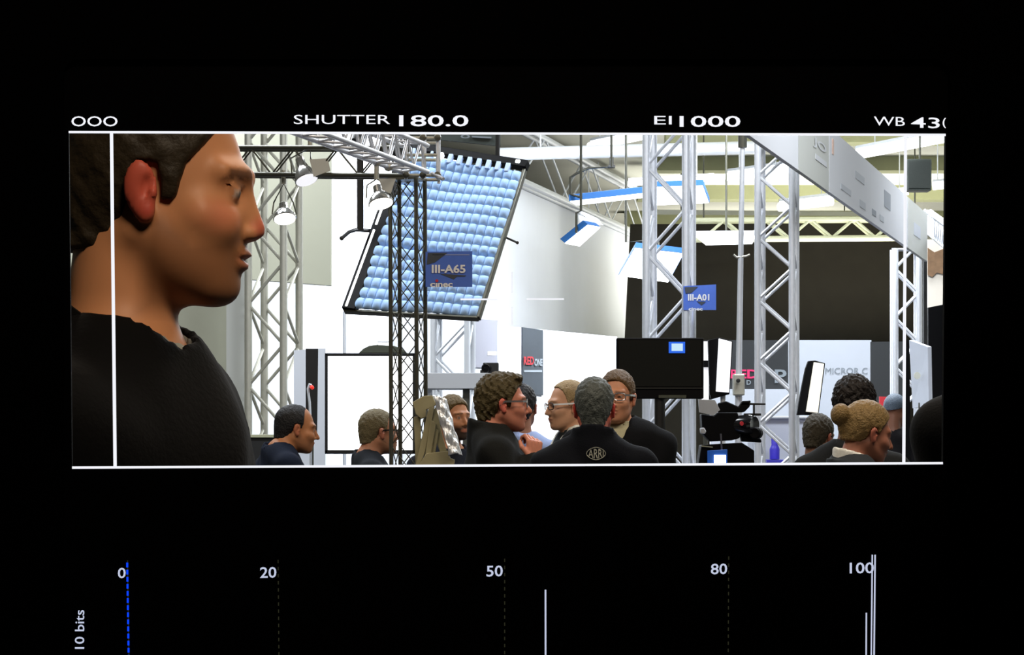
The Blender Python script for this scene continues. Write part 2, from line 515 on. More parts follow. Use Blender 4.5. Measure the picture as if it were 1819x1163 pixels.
# ---------------------------------------------------------------- truss
def truss(name, label, A, B, wv, dv, rc, rl, half, phase, m, group=None, cat='truss', cross=False, posts=False, lat_m=None):
    A, B, wv, dv = Vector(A), Vector(B), Vector(wv), Vector(dv)
    t = thing(name, label, cat, A + (wv + dv) / 2 if abs((B - A).normalized().z) > 0.9 else (A + B) / 2, group)
    L = (B - A).length
    ax = (B - A) / L
    cor = [Vector((0, 0, 0)), wv, wv + dv, dv]
    for c in cor:
        MB().tube(A + c, B + c, rc, 12).build('chord', m, t)
    for i in range(4):
        c0, c1 = cor[i], cor[(i + 1) % 4]
        mb = MB()
        if i in (2, 3):
            c0, c1 = c1, c0
        k0 = -1
        s = phase % (2 * half) - 2 * half
        k = 0
        while s < L:
            e = s + half
            a0, a1 = (c0, c1) if k % 2 == 0 else (c1, c0)
            ss, ee = max(s, 0.02), min(e, L - 0.02)
            if ee - ss > 0.05 * half:
                f0, f1 = (ss - s) / half, (ee - s) / half
                mb.tube(A + ax * ss + a0.lerp(a1, f0), A + ax * ee + a0.lerp(a1, f1), rl, 7)
                if cross:
                    mb.tube(A + ax * ss + a1.lerp(a0, f0), A + ax * ee + a1.lerp(a0, f1), rl, 7)
                if posts and s > 0.02:
                    mb.tube(A + ax * s + c0, A + ax * s + c1, rl, 7)
            s = e
            k += 1
        if mb.v:
            mb.build('lattice', lat_m or m, t)
    for e, sgn in (((0.0, 1), (L, -1)) if name == 'truss_tower' else ()):
        o = A + ax * (e + sgn * 0.006)
        mid = (wv + dv) / 2
        q = [o + mid + (c - mid) * 1.12 for c in cor]
        MB().hexa([p - ax * 0.006 for p in q], [p + ax * 0.006 for p in q]).build('end_plate', m, t)
    return t

def tower(name, label, px, Y, width, rot, ztop, rc, rl, half, zjoint, m, group=None, pxtop=None, **kw):
    x = (px - CX) / F * Y
    xt = x if pxtop is None else (pxtop - CX) / F * Y
    r = math.radians(rot)
    wv = Vector((math.cos(r), -math.sin(r), 0)) * width
    dv = Vector((math.sin(r), math.cos(r), 0)) * width
    return truss(name, label, (x, Y, 0), (xt, Y, ztop), wv, dv, rc, rl, half, zjoint, m, group, **kw)
G = 'truss towers of the booths'
# the front-left chord sits at the given pixel; lattice joints on it at zjoint
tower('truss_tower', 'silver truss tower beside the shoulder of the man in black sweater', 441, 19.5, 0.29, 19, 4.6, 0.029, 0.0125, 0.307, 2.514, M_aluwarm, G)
tower('truss_tower', 'silver truss tower carrying the smaller blue sign', 1148, 18.8, 0.29, 13, 4.6, 0.029, 0.0125, 0.316, 3.477, M_alu, G)
tower('truss_tower', 'silver truss tower under the near end of the white fascia', 1346, 17.2, 0.228, 13, 3.52, 0.0225, 0.0105, 0.206, 2.176 - 0.17, M_alu, G)
tower('truss_tower', 'silver truss tower under the far end of the white fascia', 1590, 24.3, 0.222, 4, 3.30, 0.032, 0.014, 0.23, 2.65, M_alu, G)
tower('truss_tower', 'whitish truss tower under the lower edge of the quilted light', 770, 22.0, 0.29, 8, 2.55, 0.027, 0.012, 0.30, 2.2, M_alupale, G)
# dark slim tower that carries the light truss
tower('truss_tower', 'slim dark truss mast in front of the quilted light and bright panel', 697, 13.0, 0.137, 17, 2.795, 0.0105, 0.0028, 0.17, 2.3, M_gun, G, cross=True, pxtop=693)

# light truss over the booth: one arm coming towards the viewer, one going left, meeting in a corner block
zc0 = P(750, 303, 13.0).z
A_, B_ = P(500, 0, 11.1), P(714, 0, 12.88)
A_.z = B_.z = zc0 - 0.02
dd = (B_ - A_).normalized()
side = Vector((0.128, -0.02, 0.0))
truss('light_truss', 'silver box truss of the lamps that runs to the corner block', A_, B_, side, (0, 0, 0.13), 0.012, 0.006, 0.11, 0.05, M_alu, 'light trusses over the booth')
truss('light_truss', 'dark box truss holding the hanging dish lamps', P(330, 308, 13.9), P(724, 312, 12.98), (0, 0.09, 0), (0, 0, 0.14), 0.0125, 0.0045, 0.15, 0.02, M_gun, 'light trusses over the booth')
# corner block
cbk = thing('corner_block', 'silver truss corner block on top of the slim dark mast', 'truss', P(748, 322, 13.0))
cc = (P(722, 320, 12.95), P(778, 320, 12.95), P(722, 200, 12.95), P(778, 200, 12.95))
x0, x1, z0, z1 = cc[0].x, cc[1].x, cc[0].z, cc[2].z
for X in (x0, x0 + 0.085, x1):
    for Yd in (12.9, 13.12):
        MB().tube((X, Yd, z0), (X, Yd, z1), 0.0085, 12).build('upright', M_alupale, cbk)
for k, Z in enumerate((z0 + 0.02, z0 + 0.12, z0 + 0.205, z1)):
    mb = MB()
    for (a, b) in (((x0, 12.9), (x1, 12.9)), ((x0, 13.12), (x1, 13.12)), ((x0, 12.9), (x0, 13.12)), ((x1, 12.9), (x1, 13.12))):
        mb.tube((a[0], a[1], Z), (b[0], b[1], Z), 0.0085, 10)
    mb.build('rail_frame', M_aluwarm, cbk)
mb = MB()
for Z in (z0 + 0.02, z0 + 0.205):
    for X in (x0, x0 + 0.085, x1):
        mb.lathe([(0.006, -0.012), (0.016, -0.01), (0.018, 0), (0.016, 0.01), (0.006, 0.012)], (X, 12.885, Z), (0, -1, 0), 12)
mb.build('bolt', M_gun, cbk)
MB().tube((x1 - 0.03, 12.9, z0 + 0.03), (x1 + 0.03, 12.84, z0 - 0.005), 0.009, 10).build('stub_tube', M_alu, cbk)

# ---------------------------------------------------------------- dish lamps on the dark truss
GL = 'dish lamps under the light truss'
def dish_lamp(label, px, py, Y, aim, r, hang_to, mm=M_warmglow, shade=M_chrome, plate=None, depth=1.1):
    c = P(px, py, Y)                      # centre of the open mouth
    aim = Vector(aim).normalized()
    t = thing('dish_lamp', label, 'lamp', c, GL)
    h = r * depth
    prof = [(r * 1.05, 0), (r * 1.08, -r * 0.06), (r * 0.98, -h * 0.35), (r * 0.72, -h * 0.7), (r * 0.42, -h * 0.95), (r * 0.40, -h * 1.5), (r * 0.22, -h * 1.62)]
    MB().lathe(prof + [(0.001, -h * 1.62)], c, aim, 28).build('shade', shade, t)
    MB().lathe([(0.001, 0.003), (r * 0.6, 0.006), (r * 0.98, 0.002), (r * 0.98, -0.004), (0.001, -0.004)], c, aim, 28).build('bulb_face', mm, t)
    back = c - aim * h * 1.3
    top = Vector(hang_to)
    mb = MB()
    u = Vector((1, 0, 0))
    mb.path([c - aim * h * 0.5 + u * r * 1.12, c - aim * h * 1.3 + u * r * 0.9 + Vector((0, 0, r * 0.3)), top, c - aim * h * 1.3 - u * r * 0.9 + Vector((0, 0, r * 0.3)), c - aim * h * 0.5 - u * r * 1.12], 0.0042, 6)
    mb.build('yoke', M_gun, t)
    MB().tube(top - Vector((0, 0, 0.002)), top + Vector((0, 0, 0.07)), 0.013, 10).build('clamp', M_aluwarm, t)
    if plate:
        pts, yy, th = plate
        q = [P(x, y, yy) for x, y in pts]
        MB().prism(q, (0, th, 0)).build('barn_door', M_fasciagrey, t)
    return t
dish_lamp('dish lamp with a glowing disc hanging lowest under the dark truss', 506, 389, 13.6, (0.12, -0.42, -0.85), 0.057, P(504, 326, 13.545))
dish_lamp('tilted dish lamp with grey side plate near the man in black sweater', 545, 320, 13.35, (0.30, -0.35, -0.85), 0.058, P(551, 262, 13.44),
          plate=([(550, 283), (582, 281), (587, 303), (557, 314)], 13.3, 0.006), mm=mat('bulb_dim', (0.9, 0.9, 0.9), 0.4, emit=0.9, ecol=(0.95, 0.95, 1.0)), depth=1.5)
dish_lamp('dish lamp with grey side plate beside the slim dark mast', 677, 362, 12.9, (0.20, -0.35, -0.9), 0.060, P(669, 318, 12.9),
          plate=([(672, 317), (703, 317), (694, 344), (680, 338)], 12.86, 0.006))
# black spotlight between the truss and the corner block
t = thing('spotlight', 'small black spotlight with bright blue white lens by the corner block', 'lamp', P(714, 283, 13.35))
ax = Vector((0.82, -0.5, -0.25)).normalized()
c = P(722, 270, 13.3)
MB().lathe([(0.02, -0.085), (0.034, -0.08), (0.038, -0.02), (0.046, 0.0), (0.046, 0.006), (0.001, 0.006)], c, ax, 20).build('body', M_dark, t)
MB().lathe([(0.001, 0.007), (0.036, 0.007), (0.036, 0.010), (0.001, 0.013)], c, ax, 20).build('lens', mat('blue_lens', (1, 1, 1), 0.3, emit=2.0, ecol=(0.6, 0.78, 1.0)), t)
MB().path([c + Vector((-0.02, 0, 0.03)), c + Vector((-0.04, 0, 0.12)), c + Vector((-0.03, 0, 0.2)), P(722, -300, 13.3)], 0.008, 8).build('bracket', M_gun, t)
for (px, py, YY, lab) in ((688, 252, 13.5, 'olive grey lamp body clamped above the dish lamp by the mast'), (638, 240, 13.5, 'dark lamp body clamped above the dark truss near the black post')):
    t = thing('spotlight', lab, 'lamp', P(px, py, YY))
    c = P(px, py, YY)
    MB().lathe([(0.012, -0.05), (0.032, -0.045), (0.036, 0.03), (0.040, 0.05), (0.001, 0.05)], c, (-0.3, -0.4, -0.8), 18).build('body', M_gun if px > 660 else M_dark, t)
    MB().tube(c, P(px, -450, YY), 0.007, 8).build('bracket', M_gun, t)
for (px, py) in ((669, 288), (690, 297), (553, 308)):
    c = P(px, py, {669: 12.45, 690: 12.64, 553: 13.43}[px])
    o = MB().lathe([(0.006, -0.02), (0.018, -0.016), (0.021, 0.0), (0.018, 0.016), (0.006, 0.02)], c, (0.4, -1, 0), 14).build('truss_coupler', M_aluwarm)
    tag(o, {669: 'round truss coupler above the post of the dish lamp by the mast', 690: 'round truss coupler next to the corner block', 553: 'round truss coupler on the tilted dish lamp'}[px], 'coupler', 'truss couplers')

# ---------------------------------------------------------------- quilted overhead light
ql = thing('quilted_light', 'large tilted quilted blue white soft light in a black frame', 'lamp', P(775, 420, 15.0))
TLp, TRp = P(719, 262, 15.35), P(934, 296, 15.05)
BLp, BRp = P(612, 553, 14.85), P(850, 566, 14.55)
def qp(u, v, lift=0.0):
    p = TLp.lerp(TRp, u).lerp(BLp.lerp(BRp, u), v)
    return p + qn * lift
qn = (TRp - TLp).cross(BLp - TLp).normalized()
if qn.y > 0:
    qn = -qn
NU, NV = 14, 15
def puff(u, v):
    u, v = max(0, min(1, u)), max(0, min(1, v))
    a, b = abs(math.sin(PI * u * NU)), abs(math.sin(PI * v * NV))
    k = (a ** 0.55) * (b ** 0.55)
    sag = 0.010 * math.sin(u * 9 + 2 * v) + 0.008 * math.sin(v * 13 + 5 * u)
    seam = -0.020 * math.exp(-((v - 0.595) / 0.012) ** 2)
    return qp(0.075 + 0.915 * u, 0.05 + 0.94 * v, 0.014 + 0.020 * k + sag * 0.6 + seam)
M_quilt = mat('quilt_fabric', srgb(160, 194, 236), 0.75, noise=0.12, nscale=4)
mbq = MB().grid(puff, NU * 8, NV * 8)
q = mbq.build('quilt', M_quilt, ql)
q.modifiers.new('solid', 'SOLIDIFY').thickness = 0.006
def bar(a, b, wd, th, name, m, lift=0.0, parent=ql):
    a, b = Vector(a), Vector(b)
    d = (b - a).normalized()
    s_ = d.cross(qn).normalized() * (wd / 2)
    z = qn * (th / 2)
    l = qn * lift
    return MB().hexa([a - s_ - z + l, a + s_ - z + l, a + s_ + z + l, a - s_ + z + l], [b - s_ - z + l, b + s_ - z + l, b + s_ + z + l, b - s_ + z + l]).build(name, m, parent, bevel=0.004)
bar(qp(0.042, -0.01), qp(0.042, 1.0), 0.085, 0.05, 'frame_bar', M_black, 0.012)
bar(qp(0.0, 0.0), qp(1.02, 0.0), 0.05, 0.05, 'frame_bar', M_black, 0.012)
bar(qp(1.0, 0.0), qp(1.0, 1.0), 0.02, 0.04, 'frame_bar', M_gun, 0.0)
bar(qp(0.0, 1.0), qp(1.0, 1.0), 0.016, 0.04, 'frame_bar', M_gun, 0.0)
for v0, v1 in ((0.37, 0.50), (0.53, 0.99)):
    bar(qp(0.022, v0), qp(0.022, v1), 0.014, 0.012, 'light_slit', M_panelglow, 0.038)
for k in range(11):
    u = 0.10 + 0.078 * k
    bar(qp(u, 0.018), qp(u + 0.001, 0.075), 0.028 if k not in (2,) else 0.016, 0.03, 'strap_pad', mat('pad_pale', srgb(180, 200, 232), 0.7) if k not in (1, 3) else M_ledwhite, 0.03)
bar(qp(0.93, -0.002), qp(0.965, -0.002), 0.02, 0.02, 'bulb', M_glow, 0.035)
# yoke: black post, stub arms
pa = P(639, 409, 15.05)
MB().hexa([P(633, -600, 15.0), P(645, -600, 15.0), P(646, 409, 15.0), P(634, 409, 15.0)], [P(633, -600, 15.04), P(645, -600, 15.04), P(646, 409, 15.04), P(634, 409, 15.04)]).build('support_post', M_dark, ql, bevel=0.003)
MB().path([P(607, 423, 14.95), P(620, 412, 14.97), P(632, 408, 15.0), P(662, 410, 15.1)], 0.011, 8).build('pivot_lever', M_dark, ql)
MB().lathe([(0.004, -0.01), (0.013, -0.006), (0.013, 0.006), (0.004, 0.01)], P(607, 423, 14.95), (0, -1, 0), 12).build('knob', M_dark, ql)
MB().path([P(897, 421, 14.85), P(919, 431, 14.8)], 0.006, 8).build('pivot_lever', M_dark, ql)
MB().lathe([(0.003, -0.008), (0.009, -0.005), (0.009, 0.005), (0.003, 0.008)], P(919, 431, 14.8), (0, -1, 0), 12).build('knob', M_dark, ql)
MB().tube(P(884, -560, 15.2), P(884, 286, 15.2), 0.013, 8).build('support_post', M_dark, ql)
# dark sign board over it
ds = board('sign_board', 'dark green grey sign board above the quilted light', 'sign', [(782, 190), (889, 190), (889, 259), (782, 248)], 15.8, 0.04, mat('board_greygreen', srgb(58, 66, 62), 0.7))
letters('emblem', 'O', 818, 239, 835, 246, 15.8, M_greytext, ds, 0.04)
MB().hexa([P(838, 241, 15.79), P(873, 243, 15.79), P(873, 246, 15.79), P(838, 244, 15.79)], [P(838, 241, 15.8), P(873, 243, 15.8), P(873, 246, 15.8), P(838, 244, 15.8)]).build('printed_line', M_greytext, ds)

for x in (800, 870):
    MB().tube(P(x, 192, 15.82), P(x, -560, 15.82), 0.008, 6).build('hanger', M_gun, ds)

# ---------------------------------------------------------------- blue stand signs
def stand_sign(label, x0, y0, x1, y1, Y, words, tl_dy=0):
    s_ = board('stand_sign', label, 'sign', [(x0, y0 + tl_dy), (x1, y0 - tl_dy), (x1, y1), (x0, y1)], Y, 0.006, M_signblue, 'blue stand number signs')
    for body, a, b, c, d, m, bo in words:
        letters('lettering', body, a, c, b, d, Y, m, s_, bo, 0.002)
    return s_
M_signdark = mat('sign_dark_print', srgb(62, 68, 78), 0.6)
sg = stand_sign('blue sign reading III-A65 on the slim dark mast', 756, 446.5, 839, 509.5, 12.98,
           [('III-A65', 767, 827, 470, 485, M_signtext, 0.03), ('c', 764, 773, 502.5, 510, M_signtext, 0.03), ('nec', 778, 804, 502.5, 510, M_signtext, 0.03),
            ('l', 774, 777, 502.5, 510, M_signtext, 0.03)], 0.6)
MB().lathe([(0.001, 0), (0.0075, 0), (0.0075, 0.003), (0.001, 0.003)], P(776, 498.5, 12.979), (0, -1, 0), 14).build('red_dot', M_red, sg)
for pts in ([(760, 449), (795, 449), (772, 466), (758, 470)], [(781, 486), (828, 489), (826, 491), (812, 491), (806, 496)]):
    MB().prism([P(x, y, 12.978) for x, y in pts], (0, 0.001, 0)).build('dark_print', M_signdark, sg)
MB().hexa([P(768, 452, 12.978), P(834, 452, 12.978), P(834, 452.8, 12.978), P(768, 452.8, 12.978)], [P(768, 452, 12.98), P(834, 452, 12.98), P(834, 452.8, 12.98), P(768, 452.8, 12.98)]).build('printed_line', M_faint, sg)
sg = stand_sign('blue sign reading III-A01 on the silver tower by the dark cloth', 1214, 506.5, 1272, 550.5, 18.7,
           [('III-A01', 1222, 1260, 522, 534, M_signtext, 0.03), ('cinec', 1223, 1248, 546, 551.5, M_signtext, 0.03)], 1.5)
for pts in ([(1216, 510), (1240, 509), (1228, 520), (1218, 521)], [(1238, 535), (1254, 536), (1246, 542)]):
    MB().prism([P(x, y, 18.695) for x, y in pts], (0, 0.001, 0)).build('dark_print', M_signdark, sg)

# ---------------------------------------------------------------- bright panel light with black frame
pl = thing('soft_panel', 'bright white soft light panel in a black frame behind two men', 'lamp', P(658, 830, 16.0))
def rectbox(x0, y0, x1, y1, Y, th, name, m, parent, bevel=0.0):
    a = [P(x0, y0, Y), P(x1, y0, Y), P(x1, y1, Y), P(x0, y1, Y)]
    return MB().hexa(a, [p + Vector((0, th, 0)) for p in a]).build(name, m, parent, bevel=bevel, smooth=False)
rectbox(582, 632, 733, 800, 16.0, 0.03, 'diffuser', M_panelglow, pl)
for nm, a in (('frame_side', (577, 628, 582, 805)), ('frame_side', (733, 628, 739, 805)), ('frame_top', (577, 627, 739, 632)), ('frame_bottom', (577, 799, 739, 806))):
    rectbox(*a, 15.97, 0.10, nm, M_dark, pl, 0.003)
rectbox(580, 630, 736, 803, 16.07, 0.05, 'back_shell', M_dark, pl)
mb = MB().prism([P(x, y, 16.0) for x, y in ((637, 627), (645, 619), (655, 614), (668, 612), (700, 614), (713, 618), (722, 627))], (0, 0.08, 0))
mb.build('ballast', mat('olive_grey', srgb(78, 82, 68), 0.6), pl, bevel=0.004)
MB().path([P(671, 615, 16.02), P(671, 607, 16.02), P(692, 607, 16.02), P(692, 615, 16.02)], 0.004, 6).build('handle', M_gun, pl)
mb = MB()
mb.tube(P(658, 805, 16.08), P(658, to_floor(0, 16.1) - 6, 16.08), 0.018, 12)
mb.build('stand_post', M_dark, pl)
mb = MB()
for k in range(3):
    an = k * 2.094 + 0.4
    b0 = P(658, to_floor(0, 16.1) - 90, 16.08)
    mb.tube(b0, (b0.x + 0.4 * math.cos(an), b0.y + 0.4 * math.sin(an), 0.012), 0.011, 8)
mb.build('stand_leg', M_dark, pl)
bf = board('black_flag', 'narrow black flag panel next to the bright white panel', 'flag', [(543, 619), (565, 619), (563, 778), (543, 740)], 16.6, 0.02, M_dark)
MB().tube(P(554, 740, 16.61), (P(554, 0, 16.61).x, 16.61, 0.0), 0.012, 8).build('stand_post', M_gun, bf)
board('partition', 'pale panel edge between the black flag and the bright panel', 'partition', [(522, 622), (578, 618), (578, to_floor(0, 17.2)), (522, to_floor(0, 17.2))], 17.2, 0.03, M_white)
t = thing('gooseneck_lamp', 'pale gooseneck with a red tip before the black flag', 'lamp', P(550, 760, 16.3))
MB().path([P(551, to_floor(0, 16.3), 16.3), P(552, 760, 16.3), P(550, 715, 16.3), P(547, 690, 16.3), P(550, 682, 16.3), P(553, 684, 16.3)], 0.008, 8).build('neck', M_alupale, t)
MB().lathe([(0.004, -0.012), (0.011, -0.01), (0.012, 0.006), (0.004, 0.012)], P(554.5, 688, 16.29), (0.4, -0.8, -0.6), 12).build('tip', mat('red_light', (0.8, 0.05, 0.04), 0.5, emit=0.6, ecol=(1, 0.05, 0.03)), t)
t = thing('light_stand', 'thin pale stand pole below the corner of the quilted light', 'stand', P(612, to_floor(0, 18), 18))
MB().tube(P(612, 553, 18), P(612, to_floor(0, 18), 18), 0.012, 10).build('pole', M_alupale, t)
mb = MB()
for k in range(3):
    an = k * 2.094
    b0 = P(612, to_floor(0, 18) - 100, 18)
    mb.tube(b0, (b0.x + 0.35 * math.cos(an), 18 + 0.35 * math.sin(an), 0.01), 0.009, 8)
mb.build('tripod_leg', M_alupale, t)
t = thing('flight_case', 'black flight case with a pale metal edge below the truss tower', 'case', P(468, to_floor(0, 18.6), 18.6))
rectbox(440, 777, 512, to_floor(0, 18.6), 18.4, 0.5, 'body', M_dark, t, 0.006)
rectbox(439, 771.5, 513, 777, 18.38, 0.54, 'edge_trim', mat('pale_trim', srgb(170, 170, 140), 0.5), t, 0.003)
# counter and its projector in the middle distance
t = thing('counter', 'pale grey counter behind the man with the foil covered lamp', 'counter', P(810, to_floor(0, 20), 20))
rectbox(752, 662, 868, 690, 19.8, 0.5, 'top', mat('counter_grey', srgb(190, 192, 196), 0.6), t, 0.005)
rectbox(756, 690, 766, to_floor(0, 20), 19.9, 0.3, 'leg', M_alupale, t)
rectbox(822, 690, 834, to_floor(0, 20), 19.9, 0.3, 'leg', M_gun, t)
rectbox(850, 690, 862, to_floor(0, 20), 19.9, 0.3, 'leg', M_alupale, t)
t = thing('projector', 'small black camera body on the pale grey counter', 'camera', P(870, 662, 19.9))
rectbox(858, 644, 886, 662, 19.85, 0.12, 'body', M_dark, t, 0.006)
MB().lathe([(0.02, 0), (0.032, 0.002), (0.034, 0.05), (0.028, 0.052), (0.001, 0.045)], P(866, 654, 19.86), (-0.3, -1, 0), 16).build('lens', M_lens, t)
rectbox(853, 657, 860, 662, 19.87, 0.08, 'foot', M_dark, t)

# ---------------------------------------------------------------- foil covered lamp
fl = thing('foil_lamp', 'khaki lattice lamp head wrapped in crumpled silver foil', 'lamp', P(772, 830, 12.3))
def slab(pts, Y, th, name, m, bevel=0.003, parent=fl):
    Ys = Y if isinstance(Y, (list, tuple)) else [Y] * len(pts)
    return MB().prism([P(x, y, d) for (x, y), d in zip(pts, Ys)], (0, th, 0)).build(name, m, parent, bevel=bevel)
slab([(733, 714), (752, 703), (768, 702), (775, 718), (768, 724), (757, 727), (757, 740), (748, 744), (738, 735)], 12.3, 0.05, 'head_plate', M_khaki)
slab([(735, 740), (747, 740), (748, 812), (743, 828), (738, 828)], 12.33, 0.02, 'rib', M_khaki)
slab([(762, 722), (772, 722), (756, 800), (746, 828), (737, 828)], 12.30, 0.02, 'rib', M_khaki)
slab([(764, 735), (775, 722), (785, 770), (795, 806), (783, 806), (771, 775)], 12.31, 0.02, 'rib', M_khaki)
slab([(765, 745), (775, 752), (762, 828), (752, 828)], 12.29, 0.02, 'rib', M_khaki)
slab([(772, 760), (780, 764), (772, 812), (764, 812)], 12.30, 0.02, 'rib', M_khaki)
slab([(757, 805), (796, 800), (800, 814), (808, 816), (806, 830), (742, 830)], 12.27, 0.04, 'base_plate', M_khaki)
def foil(u, v):
    a = P(769, 703, 12.24).lerp(P(798, 808, 12.22), v)
    b = P(793, 713, 12.36).lerp(P(820, 809, 12.34), v)
    p = a.lerp(b, u)
    amp = math.sin(PI * u) * 0.035
    cr = 0.006 * math.sin(9 * u + 17 * v) + 0.005 * math.sin(23 * v - 7 * u) + 0.004 * math.sin(31 * u + 11 * v)
    return p + Vector((0.25, -0.9, 0.2)) * (amp + cr)
f_ = MB().grid(foil, 20, 44).build('foil_sheet', M_foil, fl)
f_.modifiers.new('solid', 'SOLIDIFY').thickness = 0.004
mb = MB()
mb.tube(P(772, 828, 12.3), (P(772, 0, 12.3).x, 12.3, 0.02), 0.02, 12)
mb.build('stand_post', M_dark, fl)

# ---------------------------------------------------------------- ceiling: beams, tubes, hanging soft lights
for k, (yy, hgt, m_) in enumerate(((37.2, 0.22, M_olive), (41.0, 0.22, M_olive), (45.5, 0.25, M_olive), (50.5, 0.3, M_olive))):
    struct(MB().box((7.6, yy, ZC - hgt / 2 - 0.001), 10.8, 0.5, hgt).build('trim_%d' % (k + 1), m_, smooth=False))
t = thing('duct', 'long pale grey round duct under the ceiling', 'duct', P(1095, 270, 33.5))
MB().tube(P(886, 274, 33.5), P(1345, 262, 33.5), 0.085, 20).build('pipe', M_alupale, t)
mb = MB()
for x in (960, 1110, 1290):
    mb.tube(P(x, 272, 33.5) + Vector((0, 0, 0.05)), (P(x, 272, 33.5).x, 33.5, ZC), 0.01, 6)
mb.build('hanger', M_alupale, t)
t = thing('duct', 'pale flat cable tray under the ceiling beyond the towers', 'duct', P(1380, 375, 42))
MB().hexa([P(1165, 372, 42), P(1600, 377, 42), P(1600, 384, 42), P(1165, 381, 42)], [P(1165, 372, 42.5), P(1600, 377, 42.5), P(1600, 384, 42.5), P(1165, 381, 42.5)]).build('tray', M_ceil, t)
mb = MB()
for x in (1210, 1500):
    q = P(x, 374, 42.25)
    mb.tube(q, (q.x, q.y, ZC), 0.012, 6)
mb.build('hanger', M_gun, t)
# roof truss on top of the white side wall
wa, wc = P(900, 325, inv(900)), P(1150, 433, inv(1150))
wa.z = wc.z = ZW + 0.05
truss('roof_truss', 'pale roof truss running along the top of the white side wall', wa, wc, Vector((0.15, 0, 0)), Vector((0, 0, 0.75)), 0.045, 0.014, 1.7, 0.1, M_alupale)
# lattice girder in front of the dark cloth
lg = truss('lattice_girder', 'pale lattice girder above the dark cloth wall', P(1236, 424, 36), P(1640, 421, 36), Vector((0, 0.25, 0)), Vector((0, 0, 0.26)), 0.033, 0.020, 0.30, 0.1, mat('girder_cream', srgb(196, 198, 168), 0.6))

for x in (1250, 1625):
    MB().tube(P(x, 390, 36.12), (P(x, 0, 36.12).x, 36.12, ZC), 0.012, 6).build('hanger', M_gun, lg)
GT = 'fluorescent tube lights under the ceiling'
def tube_light(label, x0, y0, x1, y1, wpx, Y, Y2=None):
    Y2 = Y if Y2 is None else Y2
    a, b = P(x0, y0, Y), P(x1, y1, Y2)
    t = thing('tube_light', label, 'lamp', (a + b) / 2, GT)
    r = wpx / 2 / F * Y
    MB().tube(a, b, r, 14).build('tube', M_tube, t)
    mb = MB()
    up = Vector((0, 0, r * 1.2))
    mb.hexa([a + up + Vector((0, -r, 0)), b + up + Vector((0, -r, 0)), b + up + Vector((0, r, 0)), a + up + Vector((0, r, 0))],
            [a + up * 1.5 + Vector((0, -r, 0)), b + up * 1.5 + Vector((0, -r, 0)), b + up * 1.5 + Vector((0, r, 0)), a + up * 1.5 + Vector((0, r, 0))])
    mb.build('housing', M_alupale, t)
    mb = MB()
    for f in (0.2, 0.8):
        q = a.lerp(b, f) + up
        mb.tube(q, (q.x, q.y, ZC), 0.008, 5)
    mb.build('suspension', M_alupale, t)
    return t
tube_light('tube light directly above the bright bank light behind the sign tower', 1116, 326, 1268, 317, 10, 32)
tube_light('tube light crossing behind the thin stand pole', 1292, 314, 1400, 300, 15, 36, 35)
tube_light('tube light below the grey end of the white fascia', 1384, 368, 1478, 357, 16, 38, 37.5)
tube_light('long tube light above the white fascia', 1520, 275, 1700, 240, 17, 33, 31)
tube_light('short tube light beside the black hanging loudspeaker', 1657, 331, 1700, 327, 13, 35)
tube_light('tube light under the fascia near the black loudspeaker', 1594, 344, 1613, 341, 11, 37)
tube_light('long tube light above the round duct', 1048, 260, 1140, 241, 15, 37, 36)
tube_light('tube light low over the roof truss', 1040, 379, 1068, 397, 9, 40, 42)

GB = 'hanging soft bank lights'
def bank_light(label, face, Y, th, body_m, hang, face_m=None, back=None):
    """face: glowing quad TL TR BR BL in pixels; Y distance of each corner; back: shift of the housing"""
    Ys = Y if isinstance(Y, (list, tuple)) else [Y] * 4
    q = [P(x, y, d) for (x, y), d in zip(face, Ys)]
    c = sum(q, Vector()) / 4
    t = thing('bank_light', label, 'lamp', c, GB)
    nn = (q[1] - q[0]).cross(q[3] - q[0]).normalized()
    if nn.dot(EYE - c) < 0:
        nn = -nn
    bk = Vector(back) if back else -nn * th
    qs = [c + (p - c) * 1.03 for p in q]
    MB().hexa(qs, [p + bk for p in qs]).build('housing', body_m, t, bevel=0.002, smooth=False)
    MB().hexa([p - nn * 0.004 for p in q], [p + nn * 0.008 for p in q]).build('diffuser', face_m or M_glow, t, smooth=False)
    pts = [P(*h) for h in hang]
    top = pts[-1]
    top.z = ZC
    MB().path(pts, 0.011, 7).build('hanger', M_gun, t)
    return t
bank_light('long bar soft light with a blue top beside the sign tower', [(1013, 357), (1141, 343), (1141, 350), (1024, 363)], [22, 22.3, 22.9, 22.5], 0.05, M_kblue,
           [(1030, 350, 22), (1013, 345, 22), (1013, 315, 22), (1024, 308, 22), (1044, 299, 22), (1086, 296, 22.1), (1086, 120, 22.1)], back=(-0.004, 0.0, 0.055))
bank_light('square bright bank light seen through the sign tower', [(1160, 332), (1248, 329), (1259, 359), (1148, 364)], [24.0, 24.0, 25.6, 25.6], 0.05, M_kblue,
           [(1215, 331, 24.4), (1235, 320, 24.4), (1235, 100, 24.4)])
bank_light('slanted blue topped tube light hanging before the white wall', [(1044, 399), (1066, 403), (1030, 436), (1004, 431)], [21.0, 21.0, 21.3, 21.3], 0.05, M_kblue,
           [(1024, 414, 21.1), (1024, 395, 21.1), (1024, 378, 21.1), (1032, 374, 21.1), (1032, 100, 21.1)], back=(-0.04, 0.02, 0.035))
bank_light('square bright bank light hanging lowest beside the dark cloth', [(1128, 440), (1214, 450), (1187, 500), (1100, 488)], [22.8, 22.6, 23.3, 23.5], 0.05, M_kblue,
           [(1170, 443, 23.2), (1170, 425, 23.3), (1112, 430, 23.3), (1112, 100, 23.3)])
